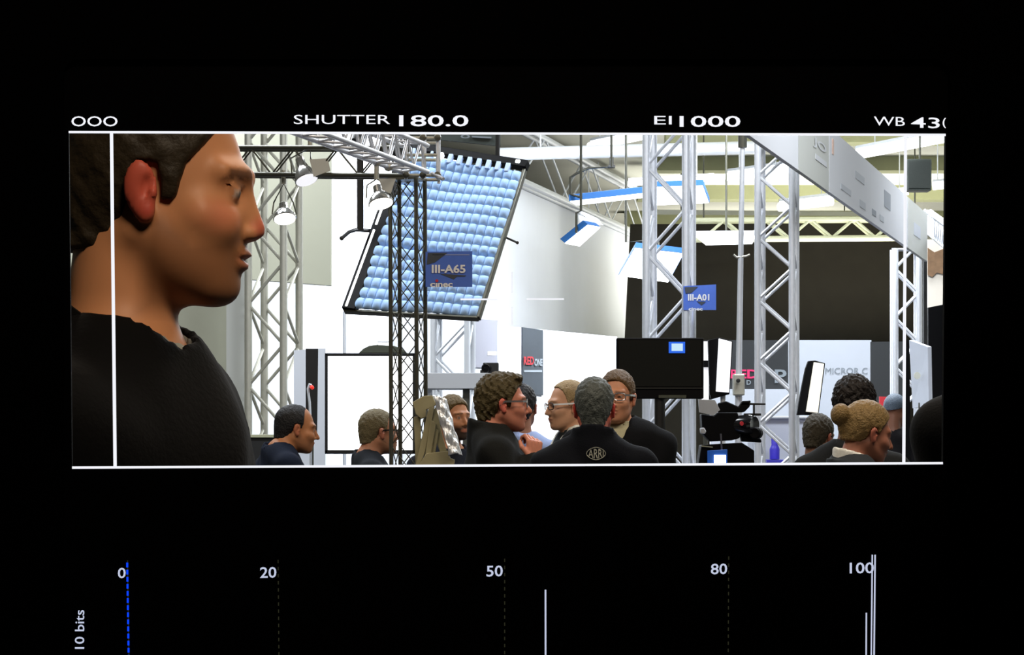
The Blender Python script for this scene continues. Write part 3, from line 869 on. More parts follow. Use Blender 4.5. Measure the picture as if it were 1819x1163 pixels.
bank_light('flat bright bank light across the dark cloth by the thin pole', [(1236, 419), (1342, 418), (1336, 432), (1254, 434)], [26.4, 26.4, 27.4, 27.4], 0.05, M_alupale,
           [(1290, 419, 26.8), (1290, 380, 26.8), (1290, 100, 26.8)])
t = thing('track_clamp', 'small black clamp on the duct above the bar soft light', 'clamp', P(1085, 297, 33.3))
rectbox(1083, 279, 1090, 296, 33.3, 0.1, 'body', M_dark, t, 0.004)
rectbox(1080, 293, 1093, 297, 33.28, 0.14, 'foot', M_dark, t, 0.003)

# ---------------------------------------------------------------- white fascia of the booth
zb = P(1641, 464, 24.0).z
zt = P(1641, 380, 24.0).z
def fx(px):
    """point on the fascia line at pixel px (a straight wall from 1340@14.6 to 1641@24)"""
    A2, B2 = Vector(((1340 - CX) / F * 14.6, 14.6)), Vector(((1641 - CX) / F * 24.0, 24.0))
    k = (px - CX) / F
    d = B2 - A2
    s_ = (k * A2.y - A2.x) / (d.x - k * d.y)
    return A2 + d * s_
fa = thing('fascia', 'long white printed fascia board of the booth on two truss towers', 'fascia', (fx(1500).x, fx(1500).y, zb))
def fpanel(xa, xb, name, m):
    a, b = fx(xa), fx(xb)
    pts = [Vector((a.x, a.y, zb)), Vector((b.x, b.y, zb)), Vector((b.x, b.y, zt)), Vector((a.x, a.y, zt))]
    th = Vector(((b - a).y, -(b - a).x, 0)).normalized() * 0.03
    return MB().hexa(pts, [p + th for p in pts]).build(name, m, fa, smooth=False), th
(_, th) = fpanel(1270, 1409.5, 'panel', M_fasciawhite)
fpanel(1410, 1464.5, 'panel', M_fasciagrey)
fpanel(1465, 1606.5, 'panel', M_fasciawhite)
fpanel(1607, 1641.5, 'end_panel', M_fasciagrey)
def fprint(xa, xb, f0, f1, name, m, body=None):
    a, b = fx(xa), fx(xb)
    off = th.normalized() * 0.0325
    H_ = zt - zb
    bl = Vector((a.x, a.y, zb + H_ * f0)) + off
    br = Vector((b.x, b.y, zb + H_ * f0)) + off
    tl = Vector((a.x, a.y, zb + H_ * f1)) + off
    if body:
        lettering(body, bl, br, tl, 0.001, 0.02).build(name, m, fa, smooth=False)
    else:
        tr = br + (tl - bl)
        MB().hexa([bl, br, tr, tl], [p - off * 0.1 for p in (bl, br, tr, tl)]).build(name, m, fa, smooth=False)
fprint(1356, 1369, 0.60, 0.82, 'printed_mark', M_faintred)
fprint(1436, 1459, 0.50, 0.66, 'lettering', M_faint, 'JO')
fprint(1440, 1460, 0.34, 0.42, 'printed_mark', M_faint)
fprint(1470, 1473, 0.62, 0.86, 'printed_mark', M_faintred)
M_fp = mat('fascia_print', srgb(150, 156, 166), 0.7)
M_fp2 = mat('fascia_print_pale', srgb(186, 190, 198), 0.7)
fprint(1512, 1528, 0.54, 0.66, 'printed_mark', M_fp2)
fprint(1564, 1575, 0.45, 0.75, 'printed_frame', M_fp)
fprint(1486, 1504, 0.18, 0.27, 'printed_mark', M_fp2)
fprint(1520, 1530, 0.12, 0.24, 'printed_mark', M_fp2)
fprint(1542, 1549, 0.14, 0.24, 'printed_mark', M_fp)
fprint(1556, 1563, 0.14, 0.24, 'printed_mark', M_fp2)
fprint(1617, 1629, 0.35, 0.6, 'printed_mark', M_fp2)
# railing like ladder beyond the fascia end
truss('lattice_girder', 'ladder like silver girder past the end of the white fascia', P(1643, 410, 25.2), P(1730, 484, 20.0), Vector((0.06, 0.03, 0)), Vector((0, 0, 0.20)), 0.014, 0.009, 0.12, 0.0, M_alu, posts=False)
t = thing('loudspeaker', 'black loudspeaker box hanging from the ceiling', 'speaker', P(1634, 337, 28))
rectbox(1612, 282, 1655, 338, 28, 0.25, 'cabinet', mat('speaker_grey', srgb(52, 58, 54), 0.8), t, 0.01)
rectbox(1615, 286, 1652, 334, 27.985, 0.012, 'grille', mat('speaker_grille', srgb(48, 53, 50), 0.9, bump=0.4, nscale=300), t)
q = P(1634, 282, 28.12)
MB().tube(q, (q.x, q.y, ZC), 0.012, 8).build('hanger', M_gun, t)
board('black_column', 'slim black column at the far end of the white fascia', 'column', [(1641, 412), (1647, 412), (1648, to_floor(0, 24.5)), (1641, to_floor(0, 24.5))], 24.5, 0.06, M_dark)
pp = board('poster', 'brown and cream picture panel past the slim black column', 'poster', [(1648, 425), (1720, 425), (1720, 560), (1648, 560)], 25.4, 0.03, mat('poster_cream', srgb(214, 206, 194), 0.8, noise=0.06, nscale=6))
MB().tube(P(1690, 556, 25.41), (P(1690, 0, 25.41).x, 25.41, 0.0), 0.012, 8).build('stand_post', M_gun, pp)
M_pb = mat('poster_brown', srgb(120, 92, 66), 0.8, noise=0.5, nscale=18)
MB().prism([P(x, y, 25.38) for x, y in ((1648, 440), (1660, 448), (1675, 442), (1720, 470), (1720, 480), (1690, 478), (1676, 487), (1664, 484), (1656, 492), (1648, 488))], (0, 0.012, 0)).build('printed_shape', M_pb, pp)
board('black_drape', 'black drape standing below the brown and cream picture panel', 'drape', [(1649, 546), (1662, 537), (1730, 520), (1730, to_floor(0, 22)), (1649, to_floor(0, 22))][0:1] + [(1730, 530), (1730, to_floor(0, 22)), (1649, to_floor(0, 22))], 22.0, 0.05, M_black)
ws = board('light_sign', 'white tilted sign panel beside the black drape', 'sign', [(1615, 604), (1648, 616), (1650, 720), (1621, 725)], [20.4, 20.0, 20.0, 20.4], 0.03, mat('sign_white', srgb(205, 210, 222), 0.6))
MB().tube(P(1634, 715, 20.23), (P(1634, 0, 20.23).x, 20.23, 0.0), 0.012, 8).build('stand_post', M_gun, ws)
MB().lathe([(0.001, 0), (0.028, 0), (0.028, 0.004), (0.001, 0.004)], P(1629, 667, 20.17), (0.3, -1, 0), 18).build('printed_dot', mat('print_ivory', srgb(225, 225, 210), 0.6), ws)
board('sign_edge', 'black upright edge board beside the white tilted sign', 'board', [(1608, 604), (1615, 604), (1622, to_floor(0, 20.6)), (1608, to_floor(0, 20.6))], 20.6, 0.04, M_black)

# ---------------------------------------------------------------- television on its post
tv = thing('television', 'large dark monitor screen behind the man with glasses', 'television', P(1172, to_floor(0, 14.2), 14.2))
rectbox(1095, 600, 1250, 708, 14.2, 0.07, 'cabinet', M_black, tv, 0.006)
rectbox(1099, 604, 1246, 686, 14.195, 0.006, 'screen', mat('tv_screen', (0.006, 0.007, 0.006), 0.45, spec=0.2), tv)
rectbox(1097, 688, 1248, 690.5, 14.193, 0.006, 'bezel_line', mat('tv_line', srgb(34, 36, 34), 0.4), tv)
rectbox(1188, 607, 1217, 627, 14.188, 0.004, 'picture_inset', mat('tv_blue', (0, 0, 0), 1, emit=0.9, ecol=(0.03, 0.16, 0.9)), tv)
rectbox(1193, 610, 1213, 623, 14.184, 0.004, 'picture_highlight', mat('tv_pale', (0, 0, 0), 1, emit=0.95, ecol=(0.62, 0.85, 1.0)), tv)
rectbox(1170, 701.5, 1219, 706.5, 14.19, 0.004, 'control_strip', mat('tv_keys', srgb(74, 78, 66), 0.5, noise=0.5, nscale=60), tv)
q = P(1172, 700, 14.24)
MB().tube((q.x, q.y, 0.02), q, 0.03, 14).build('stand_post', M_dark, tv)
MB().box((q.x, q.y, 0.012), 0.6, 0.5, 0.024).build('stand_base', M_dark, tv, bevel=0.004)
mb = MB()

# ---------------------------------------------------------------- LED panels on stands
GP = 'upright light panels on stands'
def led_panel(label, face, side, Y, m, tiltY=0.0):
    t = thing('led_light', label, 'lamp', P(sum(p[0] for p in face) / 4, to_floor(0, Y + 0.1), Y + 0.1), GP)
    a = [P(x, y, Y) for x, y in face]
    MB().hexa(a, [p + Vector((0, 0.025, 0)) for p in a]).build('diffuser', m, t, bevel=0.002, smooth=False)
    MB().prism([P(x, y, Y + 0.03) for x, y in side], (0, 0.06, 0)).build('housing', M_black, t, bevel=0.004)
    x = P(sum(p[0] for p in face) / 4, 0, Y).x
    yb = max(p[1] for p in face)
    zb_ = P(0, yb, Y).z
    MB().tube((x, Y + 0.08, 0.02), (x, Y + 0.08, zb_ + 0.1), 0.016, 10).build('stand_post', M_alupale, t)
    mb = MB()
    for k in range(3):
        an = k * 2.094 + 0.5
        mb.tube((x, Y + 0.08, 0.5), (x + 0.35 * math.cos(an), Y + 0.08 + 0.35 * math.sin(an), 0.01), 0.01, 7)
    mb.build('tripod_leg', M_gun, t)
    return t
led_panel('bright white upright light panel next to the dark television', [(1277, 601), (1300, 607), (1295, 697), (1272, 695)],
          [(1258, 604), (1278, 599), (1302, 606), (1296, 700), (1264, 709), (1261, 700)], 15.6, M_ledwhite)
led_panel('cream upright light panel leaning behind the silver tower', [(1446, 643), (1464, 646), (1453, 733), (1432, 731)],
          [(1436, 641), (1448, 640), (1466, 645), (1454, 737), (1416, 737), (1424, 690), (1431, 655)], 16.9, M_ledcream)
t = thing('led_light', 'thin white glowing strip panel between the television and a light panel', 'lamp', P(1253, to_floor(0, 16.6), 16.6), GP)
rectbox(1247, 606, 1259, 712, 16.6, 0.03, 'diffuser', M_ledwhite, t, 0.002)
rectbox(1250, 640, 1262, 652, 16.57, 0.03, 'clip', M_black, t, 0.002)
rectbox(1246, 604, 1264, 714, 16.64, 0.03, 'housing', M_black, t, 0.002)
q = P(1253, 714, 16.66)
MB().tube((q.x, q.y, 0.0), q, 0.015, 8).build('stand_post', M_gun, t)

# thin stand pole in front of the dark cloth
t = thing('light_stand', 'tall thin silver stand pole between two truss towers', 'stand', P(1313, to_floor(0, 17.2), 17.2))
MB().tube(P(1312, 690, 17.2), P(1319, 262, 17.2), 0.021, 12, 0.016).build('pole', M_alu, t)
MB().tube(P(1312, 690, 17.2) - Vector((0, 0, 0.0)), (P(1312, 690, 17.2).x, 17.2, 0.03), 0.024, 12).build('lower_pole', M_alu, t)
rectbox(1303, 664, 1323, 702, 17.15, 0.09, 'collar', M_aluwarm, t, 0.008)
MB().lathe([(0.005, 0), (0.014, 0.003), (0.014, 0.02), (0.005, 0.022)], P(1311, 676, 17.14), (0, -1, 0), 12).build('lock_knob', M_dark, t)
MB().path([P(1303, 452, 17.19), P(1309, 457, 17.19), P(1325, 455, 17.19), P(1332, 452, 17.19)], 0.008, 6).build('wing_bolt', M_aluwarm, t)
mb = MB()
x = P(1312, 0, 17.2).x
for k in range(3):
    an = k * 2.094 + 0.9
    mb.tube((x, 17.2, 0.55), (x + 0.2 * math.cos(an), 17.2 + 0.2 * math.sin(an), 0.015), 0.013, 8)
mb.build('tripod_leg', M_alu, t)
MB().tube(P(1319, 262, 17.2), P(1319, 225, 17.2), 0.03, 10).build('top_clamp', M_gun, t)

# ---------------------------------------------------------------- camera rig
cr = thing('camera_rig', 'black film camera on a rig behind the table edge', 'camera', P(1290, to_floor(0, 14.7), 14.7))
YC = 14.7
def cslab(pts, name, m, dy=0.0, th=0.16, bevel=0.006, parent=cr):
    return MB().prism([P(x, y, YC + dy) for x, y in pts], (0, th, 0)).build(name, m, parent, bevel=bevel)
cslab([(1246, 735), (1268, 738), (1275, 732), (1310, 732), (1314, 745), (1314, 778), (1300, 782), (1262, 784), (1248, 770)], 'body', M_black)
cslab([(1275, 716), (1290, 712), (1312, 722), (1318, 712), (1334, 711), (1332, 722), (1322, 732), (1276, 733)], 'top_handle', M_black, 0.03, 0.05)
cslab([(1317, 715), (1360, 716), (1360, 719), (1317, 719)], 'support_rod', M_dark, 0.03, 0.03, 0.001)
cslab([(1338, 718), (1341, 718), (1341, 738), (1338, 738)], 'support_rod', M_dark, 0.03, 0.03, 0.001)
cslab([(1322, 734), (1352, 734), (1352, 738), (1322, 738)], 'support_rod', M_dark, 0.03, 0.05, 0.001)
cslab([(1334, 738), (1337, 738), (1335, 772), (1332, 772)], 'support_rod', M_dark, 0.03, 0.03, 0.001)
MB().lathe([(0.03, -0.02), (0.055, 0), (0.06, 0.10), (0.05, 0.13), (0.001, 0.12)], P(1306, 755, YC + 0.06), (0.8, -0.6, 0), 22).build('lens', M_lens, cr)
MB().lathe([(0.001, 0), (0.012, 0), (0.012, 0.006), (0.001, 0.006)], P(1317, 752, YC - 0.06), (0.5, -1, 0), 12).build('record_button', M_red, cr)
MB().lathe([(0.02, -0.02), (0.034, -0.016), (0.036, 0.03), (0.028, 0.04), (0.001, 0.036)], P(1344, 769, YC), (-0.4, -1, 0), 20).build('follow_focus_wheel', M_black, cr)
cslab([(1314, 769), (1332, 766), (1352, 780), (1353, 786), (1318, 784)], 'base_bracket', M_black, 0.03, 0.08)
cslab([(1240, 709), (1270, 710), (1279, 728), (1267, 738), (1242, 732)], 'white_flag', M_white, -0.02, 0.01, 0.001)
cslab([(1243, 760), (1251, 759), (1255, 766), (1252, 771), (1244, 770)], 'white_cap', M_white, -0.02, 0.02)
cslab([(1246, 790), (1318, 786), (1340, 800), (1340, 830), (1240, 830)], 'base_plate', M_black, 0.02, 0.2)
cslab([(1246, 791), (1266, 793), (1266, 795), (1246, 793)], 'plate_trim', mat('pale_trim', srgb(170, 170, 140), 0.5), 0.0, 0.01, 0)
cslab([(1257, 800), (1292, 798), (1292, 832), (1257, 832)], 'display', mat('display_blue', (0.02, 0.08, 0.3), 0.4, emit=0.25, ecol=(0.01, 0.12, 0.6)), -0.03, 0.02, 0.002)
cslab([(1268.5, 808), (1289.5, 808), (1289.5, 832), (1268.5, 832)], 'display_picture', M_tube, -0.038, 0.006, 0.0)
cslab([(1279, 770), (1282, 770), (1284, 806), (1281, 806)], 'cable', mat('cable_grey', srgb(90, 90, 100), 0.6), -0.01, 0.01, 0.001)
q = P(1292, 830, YC + 0.12)
MB().tube((q.x, q.y, 0.6), q, 0.05, 14).build('tripod_column', M_dark, cr)
mb = MB()
for k in range(3):
    an = k * 2.094 + 0.3
    mb.tube((q.x, q.y, 0.75), (q.x + 0.4 * math.cos(an), q.y + 0.4 * math.sin(an), 0.015), 0.022, 8)
mb.build('tripod_leg', M_dark, cr)
# white table of gear and the purple bottle behind
t = thing('display_cabinet', 'white cabinet of gear under the silver tower', 'cabinet', P(1385, to_floor(0, 18), 18))
rectbox(1337, 742, 1432, to_floor(0, 18), 18.0, 0.4, 'body', mat('cabinet_lilac', srgb(198, 202, 216), 0.6), t, 0.006)
rectbox(1340, 788, 1352, to_floor(0, 17.9), 17.94, 0.05, 'door_edge', M_alupale, t)
rectbox(1336, 739, 1434, 743, 17.97, 0.46, 'top', M_alupale, t, 0.003)
b_ = thing('bottle', 'purple plastic bottle before the white cabinet', 'bottle', P(1376, 818, 17.7))
MB().lathe([(0.026, 0), (0.034, 0.004), (0.035, 0.07), (0.030, 0.085), (0.022, 0.10), (0.024, 0.14), (0.018, 0.15), (0.001, 0.15)], P(1376, 816, 17.7), (0, 0, 1), 18).build('body', M_hairclip, b_)
MB().lathe([(0.014, 0.15), (0.015, 0.152), (0.015, 0.172), (0.001, 0.174)], P(1376, 816, 17.7), (0, 0, 1), 14).build('cap', mat('lilac', srgb(150, 145, 220), 0.5), b_)
t = thing('side_table', 'low side table carrying the purple bottle', 'table', P(1378, to_floor(0, 17.7), 17.7))
rectbox(1362, 816, 1392, 822, 17.6, 0.25, 'top', mat('table_violet', srgb(70, 66, 190), 0.5), t, 0.002)
for x in (1366, 1387):
    rectbox(x - 2, 822, x + 2, to_floor(0, 17.7), 17.68, 0.04, 'leg', M_alupale, t)

# ---------------------------------------------------------------- people: bodies grown from a distance field
def ell(x, y, z, c, r):
    a, b, d = (x - c[0]), (y - c[1]), (z - c[2])
    k0 = np.sqrt((a / r[0]) ** 2 + (b / r[1]) ** 2 + (d / r[2]) ** 2)
    k1 = np.sqrt((a / r[0] ** 2) ** 2 + (b / r[1] ** 2) ** 2 + (d / r[2] ** 2) ** 2)
    return k0 * (k0 - 1.0) / np.maximum(k1, 1e-6)

def cap(x, y, z, a, b, ra, rb=None):
    rb = ra if rb is None else rb
    ab = np.array(b, float) - np.array(a, float)
    L = max(1e-9, float((ab ** 2).sum()))
    t = np.clip(((x - a[0]) * ab[0] + (y - a[1]) * ab[1] + (z - a[2]) * ab[2]) / L, 0, 1)
    d = np.sqrt((x - a[0] - ab[0] * t) ** 2 + (y - a[1] - ab[1] * t) ** 2 + (z - a[2] - ab[2] * t) ** 2)
    return d - (ra + (rb - ra) * t)

def smin(a, b, k):
    h = np.clip(0.5 + 0.5 * (b - a) / k, 0, 1)
    return b + (a - b) * h - k * h * (1 - h)

def smax(a, b, k):
    return -smin(-a, -b, k)

def surface_net(xs, ys, zs, Fv):
    ins = Fv < 0
    nx, ny, nz = Fv.shape
    c = [ins[i:nx - 1 + i, j:ny - 1 + j, k:nz - 1 + k] for i in (0, 1) for j in (0, 1) for k in (0, 1)]
    cnt = sum(a.astype(np.int8) for a in c)
    act = (cnt > 0) & (cnt < 8)
    I, J, K = np.nonzero(act)
    N = len(I)
    acc = np.zeros((N, 3)); num = np.zeros(N)
    AX = (xs, ys, zs)
    cor = [(i, j, k) for i in (0, 1) for j in (0, 1) for k in (0, 1)]
    for p in cor:
        for ax in range(3):
            if p[ax] == 1:
                continue
            q = list(p); q[ax] = 1
            f0 = Fv[I + p[0], J + p[1], K + p[2]]
            f1 = Fv[I + q[0], J + q[1], K + q[2]]
            m = (f0 < 0) != (f1 < 0)
            t = np.where(m, f0 / np.where(m, f0 - f1, 1), 0)
            idx = (I, J, K)
            for a in range(3):
                v0 = AX[a][idx[a] + p[a]]
                v1 = AX[a][idx[a] + q[a]]
                acc[:, a] += np.where(m, v0 + (v1 - v0) * t, 0)
            num += m
    V = acc / num[:, None]
    vid = -np.ones(act.shape, np.int64)
    vid[I, J, K] = np.arange(N)
    faces = []
    e = ins[:-1, 1:-1, 1:-1] != ins[1:, 1:-1, 1:-1]
    i, j, k = np.nonzero(e)
    f = np.stack([vid[i, j, k], vid[i, j + 1, k], vid[i, j + 1, k + 1], vid[i, j, k + 1]], 1)
    fl_ = ~ins[i, j + 1, k + 1]
    faces.append(np.where(fl_[:, None], f[:, ::-1], f))
    e = ins[1:-1, :-1, 1:-1] != ins[1:-1, 1:, 1:-1]
    i, j, k = np.nonzero(e)
    f = np.stack([vid[i, j, k], vid[i, j, k + 1], vid[i + 1, j, k + 1], vid[i + 1, j, k]], 1)
    fl_ = ~ins[i + 1, j, k + 1]
    faces.append(np.where(fl_[:, None], f[:, ::-1], f))
    e = ins[1:-1, 1:-1, :-1] != ins[1:-1, 1:-1, 1:]
    i, j, k = np.nonzero(e)
    f = np.stack([vid[i, j, k], vid[i + 1, j, k], vid[i + 1, j + 1, k], vid[i, j + 1, k]], 1)
    fl_ = ~ins[i + 1, j + 1, k]
    faces.append(np.where(fl_[:, None], f[:, ::-1], f))
    Fc = np.concatenate(faces)
    Fc = Fc[(Fc >= 0).all(1)]
    return V, Fc

def axis(lo, hi, coarse, fine, zones):
    out = [lo]
    while out[-1] < hi:
        v = out[-1]
        st = coarse
        for a, b in zones:
            if a - coarse * 0.5 <= v < b:
                st = fine
        out.append(v + st)
    return np.array(out)

HC = np.array((0.0, 0.0, 1.665))          # centre of the skull of the 1.78 m figure
NECK = np.array((0.0, -0.03, 1.56))
HC0, NECK0 = HC.copy(), NECK.copy()

def rot_head(yaw, pitch, roll=0.0):
    y, p, r = math.radians(yaw), math.radians(-pitch), math.radians(roll)
    return np.array(Matrix.Rotation(y, 3, 'Z') @ Matrix.Rotation(p, 3, 'X') @ Matrix.Rotation(r, 3, 'Y'))

def to_head(x, y, z, R):
    """body coordinates to head coordinates (head turned about the neck)"""
    a, b, c = x - NECK[0], y - NECK[1], z - NECK[2]
    hx = R[0, 0] * a + R[1, 0] * b + R[2, 0] * c + NECK[0] - HC[0]
    hy = R[0, 1] * a + R[1, 1] * b + R[2, 1] * c + NECK[1] - HC[1]
    hz = R[0, 2] * a + R[1, 2] * b + R[2, 2] * c + NECK[2] - HC[2]
    return hx, hy, hz

def head_field(x, y, z, sp, detail=True):
    ax = np.abs(x)
    d = ell(x, y, z, (0, -0.015, 0.03), (0.074, 0.096, 0.086))
    d = smin(d, ell(x, y, z, (0, 0.035, -0.035), (0.060, 0.064, 0.085)), 0.03)
    d = smin(d, cap(ax, y, z, (0.050, -0.005, -0.055), (0.022, 0.066, -0.103), 0.020, 0.017), 0.03)
    jw = sp.get('jaw', 0.0)
    d = smin(d, ell(x, y, z, (0, 0.03, -0.075), (0.052 + jw, 0.058, 0.046)), 0.025)
    d = smin(d, ell(x, y, z, (0, 0.078, -0.106), (0.019, 0.017, 0.015)), 0.022)
    d = smin(d, cap(ax, y, z, (0.052, 0.055, -0.032), (0.040, 0.076, -0.038), 0.014), 0.025)
    d = smin(d, cap(ax, y, z, (0.012, 0.091, 0.018), (0.046, 0.073, 0.018), 0.009), 0.018)
    d = smax(d, -ell(ax, y, z, (0.031, 0.100, -0.004), (0.017, 0.018, 0.012)), 0.012)
    if detail:
        d = smin(d, ell(ax, y, z, (0.031, 0.080, -0.004), (0.0125, 0.0125, 0.0115)), 0.003)
        d = smin(d, cap(ax, y, z, (0.020, 0.0895, 0.004), (0.043, 0.084, 0.003), 0.0035), 0.004)
    nl = sp.get('nose', 1.0)
    d = smin(d, cap(x, y, z, (0, 0.090, 0.004), (0, 0.112 + 0.006 * nl, -0.038), 0.0085, 0.0115), 0.012)
    d = smin(d, ell(ax, y, z, (0.012, 0.102, -0.044), (0.008, 0.010, 0.007)), 0.006)
    d = smin(d, ell(x, y, z, (0, 0.097, -0.066), (0.024, 0.010, 0.0055)), 0.007)
    d = smin(d, ell(x, y, z, (0, 0.095, -0.078), (0.021, 0.010, 0.0065)), 0.007)
    d = smax(d, -ell(x, y, z, (0, 0.107, -0.0715), (0.024, 0.010, 0.0018)), 0.004)
    # ears
    e = ell(ax, y, z, (0.080 + (z + 0.015) * 0.15, -0.008 - (ax - 0.08) * 0.5, -0.012), (0.008, 0.0175, 0.030))
    e = smin(e, ell(ax, y, z, (0.079, 0.0, -0.037), (0.008, 0.010, 0.012)), 0.008)
    e = smax(e, -ell(ax, y, z, (0.090, 0.001, -0.012), (0.0105, 0.009, 0.015)), 0.003)
    e = smin(e, ell(ax, y, z, (0.083, 0.006, -0.016), (0.006, 0.004, 0.007)), 0.004)
    d = smin(d, e, 0.006)
    return d

def fingers(w, dr, n, curl, spread=0.0215, scale=1.0, thumb=1):
    w, dr, n = np.array(w, float), np.array(dr, float), np.array(n, float)
    dr /= np.linalg.norm(dr)
    n -= dr * n.dot(dr)
    n /= np.linalg.norm(n)
    sd = np.cross(dr, n) * thumb
    pr = []
    for i in range(4):
        o = (i - 1.5) * spread * scale
        pr.append((w + sd * o * 0.55 + dr * 0.012, w + sd * o * 0.95 + dr * 0.078 * scale, 0.0150 * scale, 0.0130 * scale))
    for i, L in enumerate((0.070, 0.078, 0.073, 0.056)):
        p = w + sd * (i - 1.5) * spread * scale + dr * 0.082 * scale
        an = 0.0
        for sg, fr in enumerate((0.5, 0.3, 0.24)):
            an += math.radians(curl * (0.75 + 0.22 * sg + 0.08 * i))
            q = p + (dr * math.cos(an) + n * math.sin(an)) * L * fr * scale
            pr.append((p, q, (0.0092 - 0.0008 * sg) * scale, (0.0086 - 0.0010 * sg) * scale))
            p = q
    p = w + dr * 0.022 * scale - sd * 0.030 * scale
    q = p + (dr * 0.75 - sd * 0.55 + n * 0.45) * 0.042 * scale
    r = q + (dr * 0.85 + sd * 0.1 + n * 0.55) * 0.032 * scale
    pr.append((w + dr * 0.012, p, 0.016 * scale, 0.014 * scale)); pr.append((p, q, 0.0125 * scale, 0.0105 * scale)); pr.append((q, r, 0.0105 * scale, 0.0085 * scale))
    return pr

ARM_DOWN = lambda s: dict(sh=(0.188 * s, -0.025, 1.385), el=(0.235 * s, -0.04, 1.125), wr=(0.235 * s, 0.05, 0.875), d=(0, 0.12, -1), n=(-s, 0.0, 0), curl=18, thumb=-s)

def limbs(sp):
    A = []
    for s_ in (1, -1):
        a = dict(ARM_DOWN(s_))
        a.update(sp.get('arm_r' if s_ == 1 else 'arm_l', {}))
        A.append(a)
    return A

def torso_field(x, y, z, sp, g=0.0):
    """trunk without neck, g: how far clothes stand off; wider shoulders with sp['broad']"""
    b = sp.get('broad', 1.0)
    belly = sp.get('belly', 0.0)
    d = ell(x, y, z, (0, -0.012, 1.27), (0.165 * b + g, 0.112 + g, 0.22 + g))
    d = smin(d, ell(x, y, z, (0, 0.012 + belly * 0.4, 1.06), (0.150 * b + g, 0.115 + g + belly, 0.2 + g)), 0.07)
    d = smin(d, ell(x, y, z, (0, 0, 0.93), (0.163 * b + g, 0.125 + g, 0.13 + g)), 0.06)
    ax = np.abs(x)
    d = smin(d, cap(ax, y, z, (0.0, -0.035, 1.478), (0.172 * b, -0.025, 1.395), 0.050 + g, 0.046 + g), 0.06)
    return d

def arm_field(x, y, z, A, g=0.0, cuff=None):
    d = None
    for a in A:
        e = cap(x, y, z, a['sh'], a['el'], 0.052 + g, 0.041 + g)
        w = np.array(a['wr'], float); el = np.array(a['el'], float)
        if cuff:
            w = el + (w - el) * cuff
        e = smin(e, cap(x, y, z, a['el'], w, 0.041 + g, (0.028 if cuff is None else 0.031) + g), 0.03)
        d = e if d is None else np.minimum(d, e)
    return d

def leg_field(x, y, z, sp, g=0.0):
    d = None
    for s_ in (1, -1):
        kn = (0.105 * s_, 0.03, 0.50)
        e = cap(x, y, z, (0.088 * s_, 0, 0.90), kn, 0.088 + g, 0.056 + g)
        e = smin(e, cap(x, y, z, kn, (0.11 * s_, -0.01, 0.10), 0.055 + g, 0.040 + g), 0.03)
        e = smin(e, ell(x, y, z, (0.107 * s_, -0.03, 0.36), (0.045 + g, 0.052 + g, 0.11)), 0.03)
        d = e if d is None else np.minimum(d, e)
    return d

def foot_field(x, y, z, s_, g=0.0):
    d = cap(x, y, z, (0.11 * s_, -0.035, 0.047), (0.118 * s_, 0.15, 0.035), 0.040 + g, 0.032 + g)
    d = smin(d, cap(x, y, z, (0.11 * s_, -0.01, 0.10), (0.11 * s_, -0.015, 0.05), 0.038 + g, 0.040 + g), 0.03)
    return smax(d, -(z - 0.004), 0.004)

def mesh_np(name, V, Fc, m, parent, col=None, smooth=True):
    me = bpy.data.meshes.new(name)
    me.vertices.add(len(V)); me.vertices.foreach_set('co', V.astype(np.float32).ravel())
    me.loops.add(Fc.size); me.loops.foreach_set('vertex_index', Fc.astype(np.int32).ravel())
    me.polygons.add(len(Fc)); me.polygons.foreach_set('loop_start', np.arange(0, Fc.size, 4, dtype=np.int32))
    me.polygons.foreach_set('use_smooth', np.ones(len(Fc), bool))
    me.update(calc_edges=True)
    me.validate()
    me.materials.append(m)
    if col is not None:
        at = me.color_attributes.new('Col', 'FLOAT_COLOR', 'POINT')
        at.data.foreach_set('color', np.concatenate([col, np.ones((len(col), 1))], 1).astype(np.float32).ravel())
    o = bpy.data.objects.new(name, me)
    C.objects.link(o)
    o.parent = parent
    return o

def zline(y, pts):
    return np.interp(y, [p[0] for p in pts], [p[1] for p in pts])

HAIR_MAN = [(-0.13, -0.085), (-0.05, -0.078), (-0.028, -0.050), (-0.018, 0.015), (0.008, 0.018), (0.012, -0.022), (0.028, -0.018), (0.036, 0.022), (0.052, 0.045), (0.064, 0.068), (0.10, 0.085)]
HAIR_SHORT = [(-0.13, -0.075), (-0.05, -0.068), (-0.028, -0.045), (-0.018, 0.015), (0.008, 0.018), (0.012, -0.008), (0.024, -0.004), (0.030, 0.03), (0.040, 0.065), (0.052, 0.085), (0.10, 0.10)]
HAIR_BALD = [(-0.13, -0.075), (-0.05, -0.068), (-0.028, -0.045), (-0.018, 0.015), (0.008, 0.018), (0.012, -0.008), (0.022, 0.0), (0.026, 0.05), (0.028, 0.09), (0.06, 0.16)]
HAIR_FEM = [(-0.13, -0.060), (-0.05, -0.055), (-0.028, -0.035), (-0.018, 0.012), (0.008, 0.016), (0.012, -0.010), (0.022, 0.0), (0.034, 0.03), (0.052, 0.055), (0.064, 0.074), (0.10, 0.09)]

def skin_mat(i, rough=0.5):
    return mat('skin_%d' % i, (0.5, 0.3, 0.2), rough, attr='Col', sss=0.08, spec=0.3)
CLOTHN = [0]
def cloth(col, rough=0.9):
    key = 'cloth_%02x%02x%02x' % col
    return mat(key, srgb(*col), rough, bump=0.12, nscale=160, noise=0.12, spec=0.12)
def hairm(col, bump=0.6):
    key = 'hair_%02x%02x%02x' % col
    return mat(key, srgb(*col), 0.55, bump=bump, nscale=140, noise=0.45, spec=0.25)

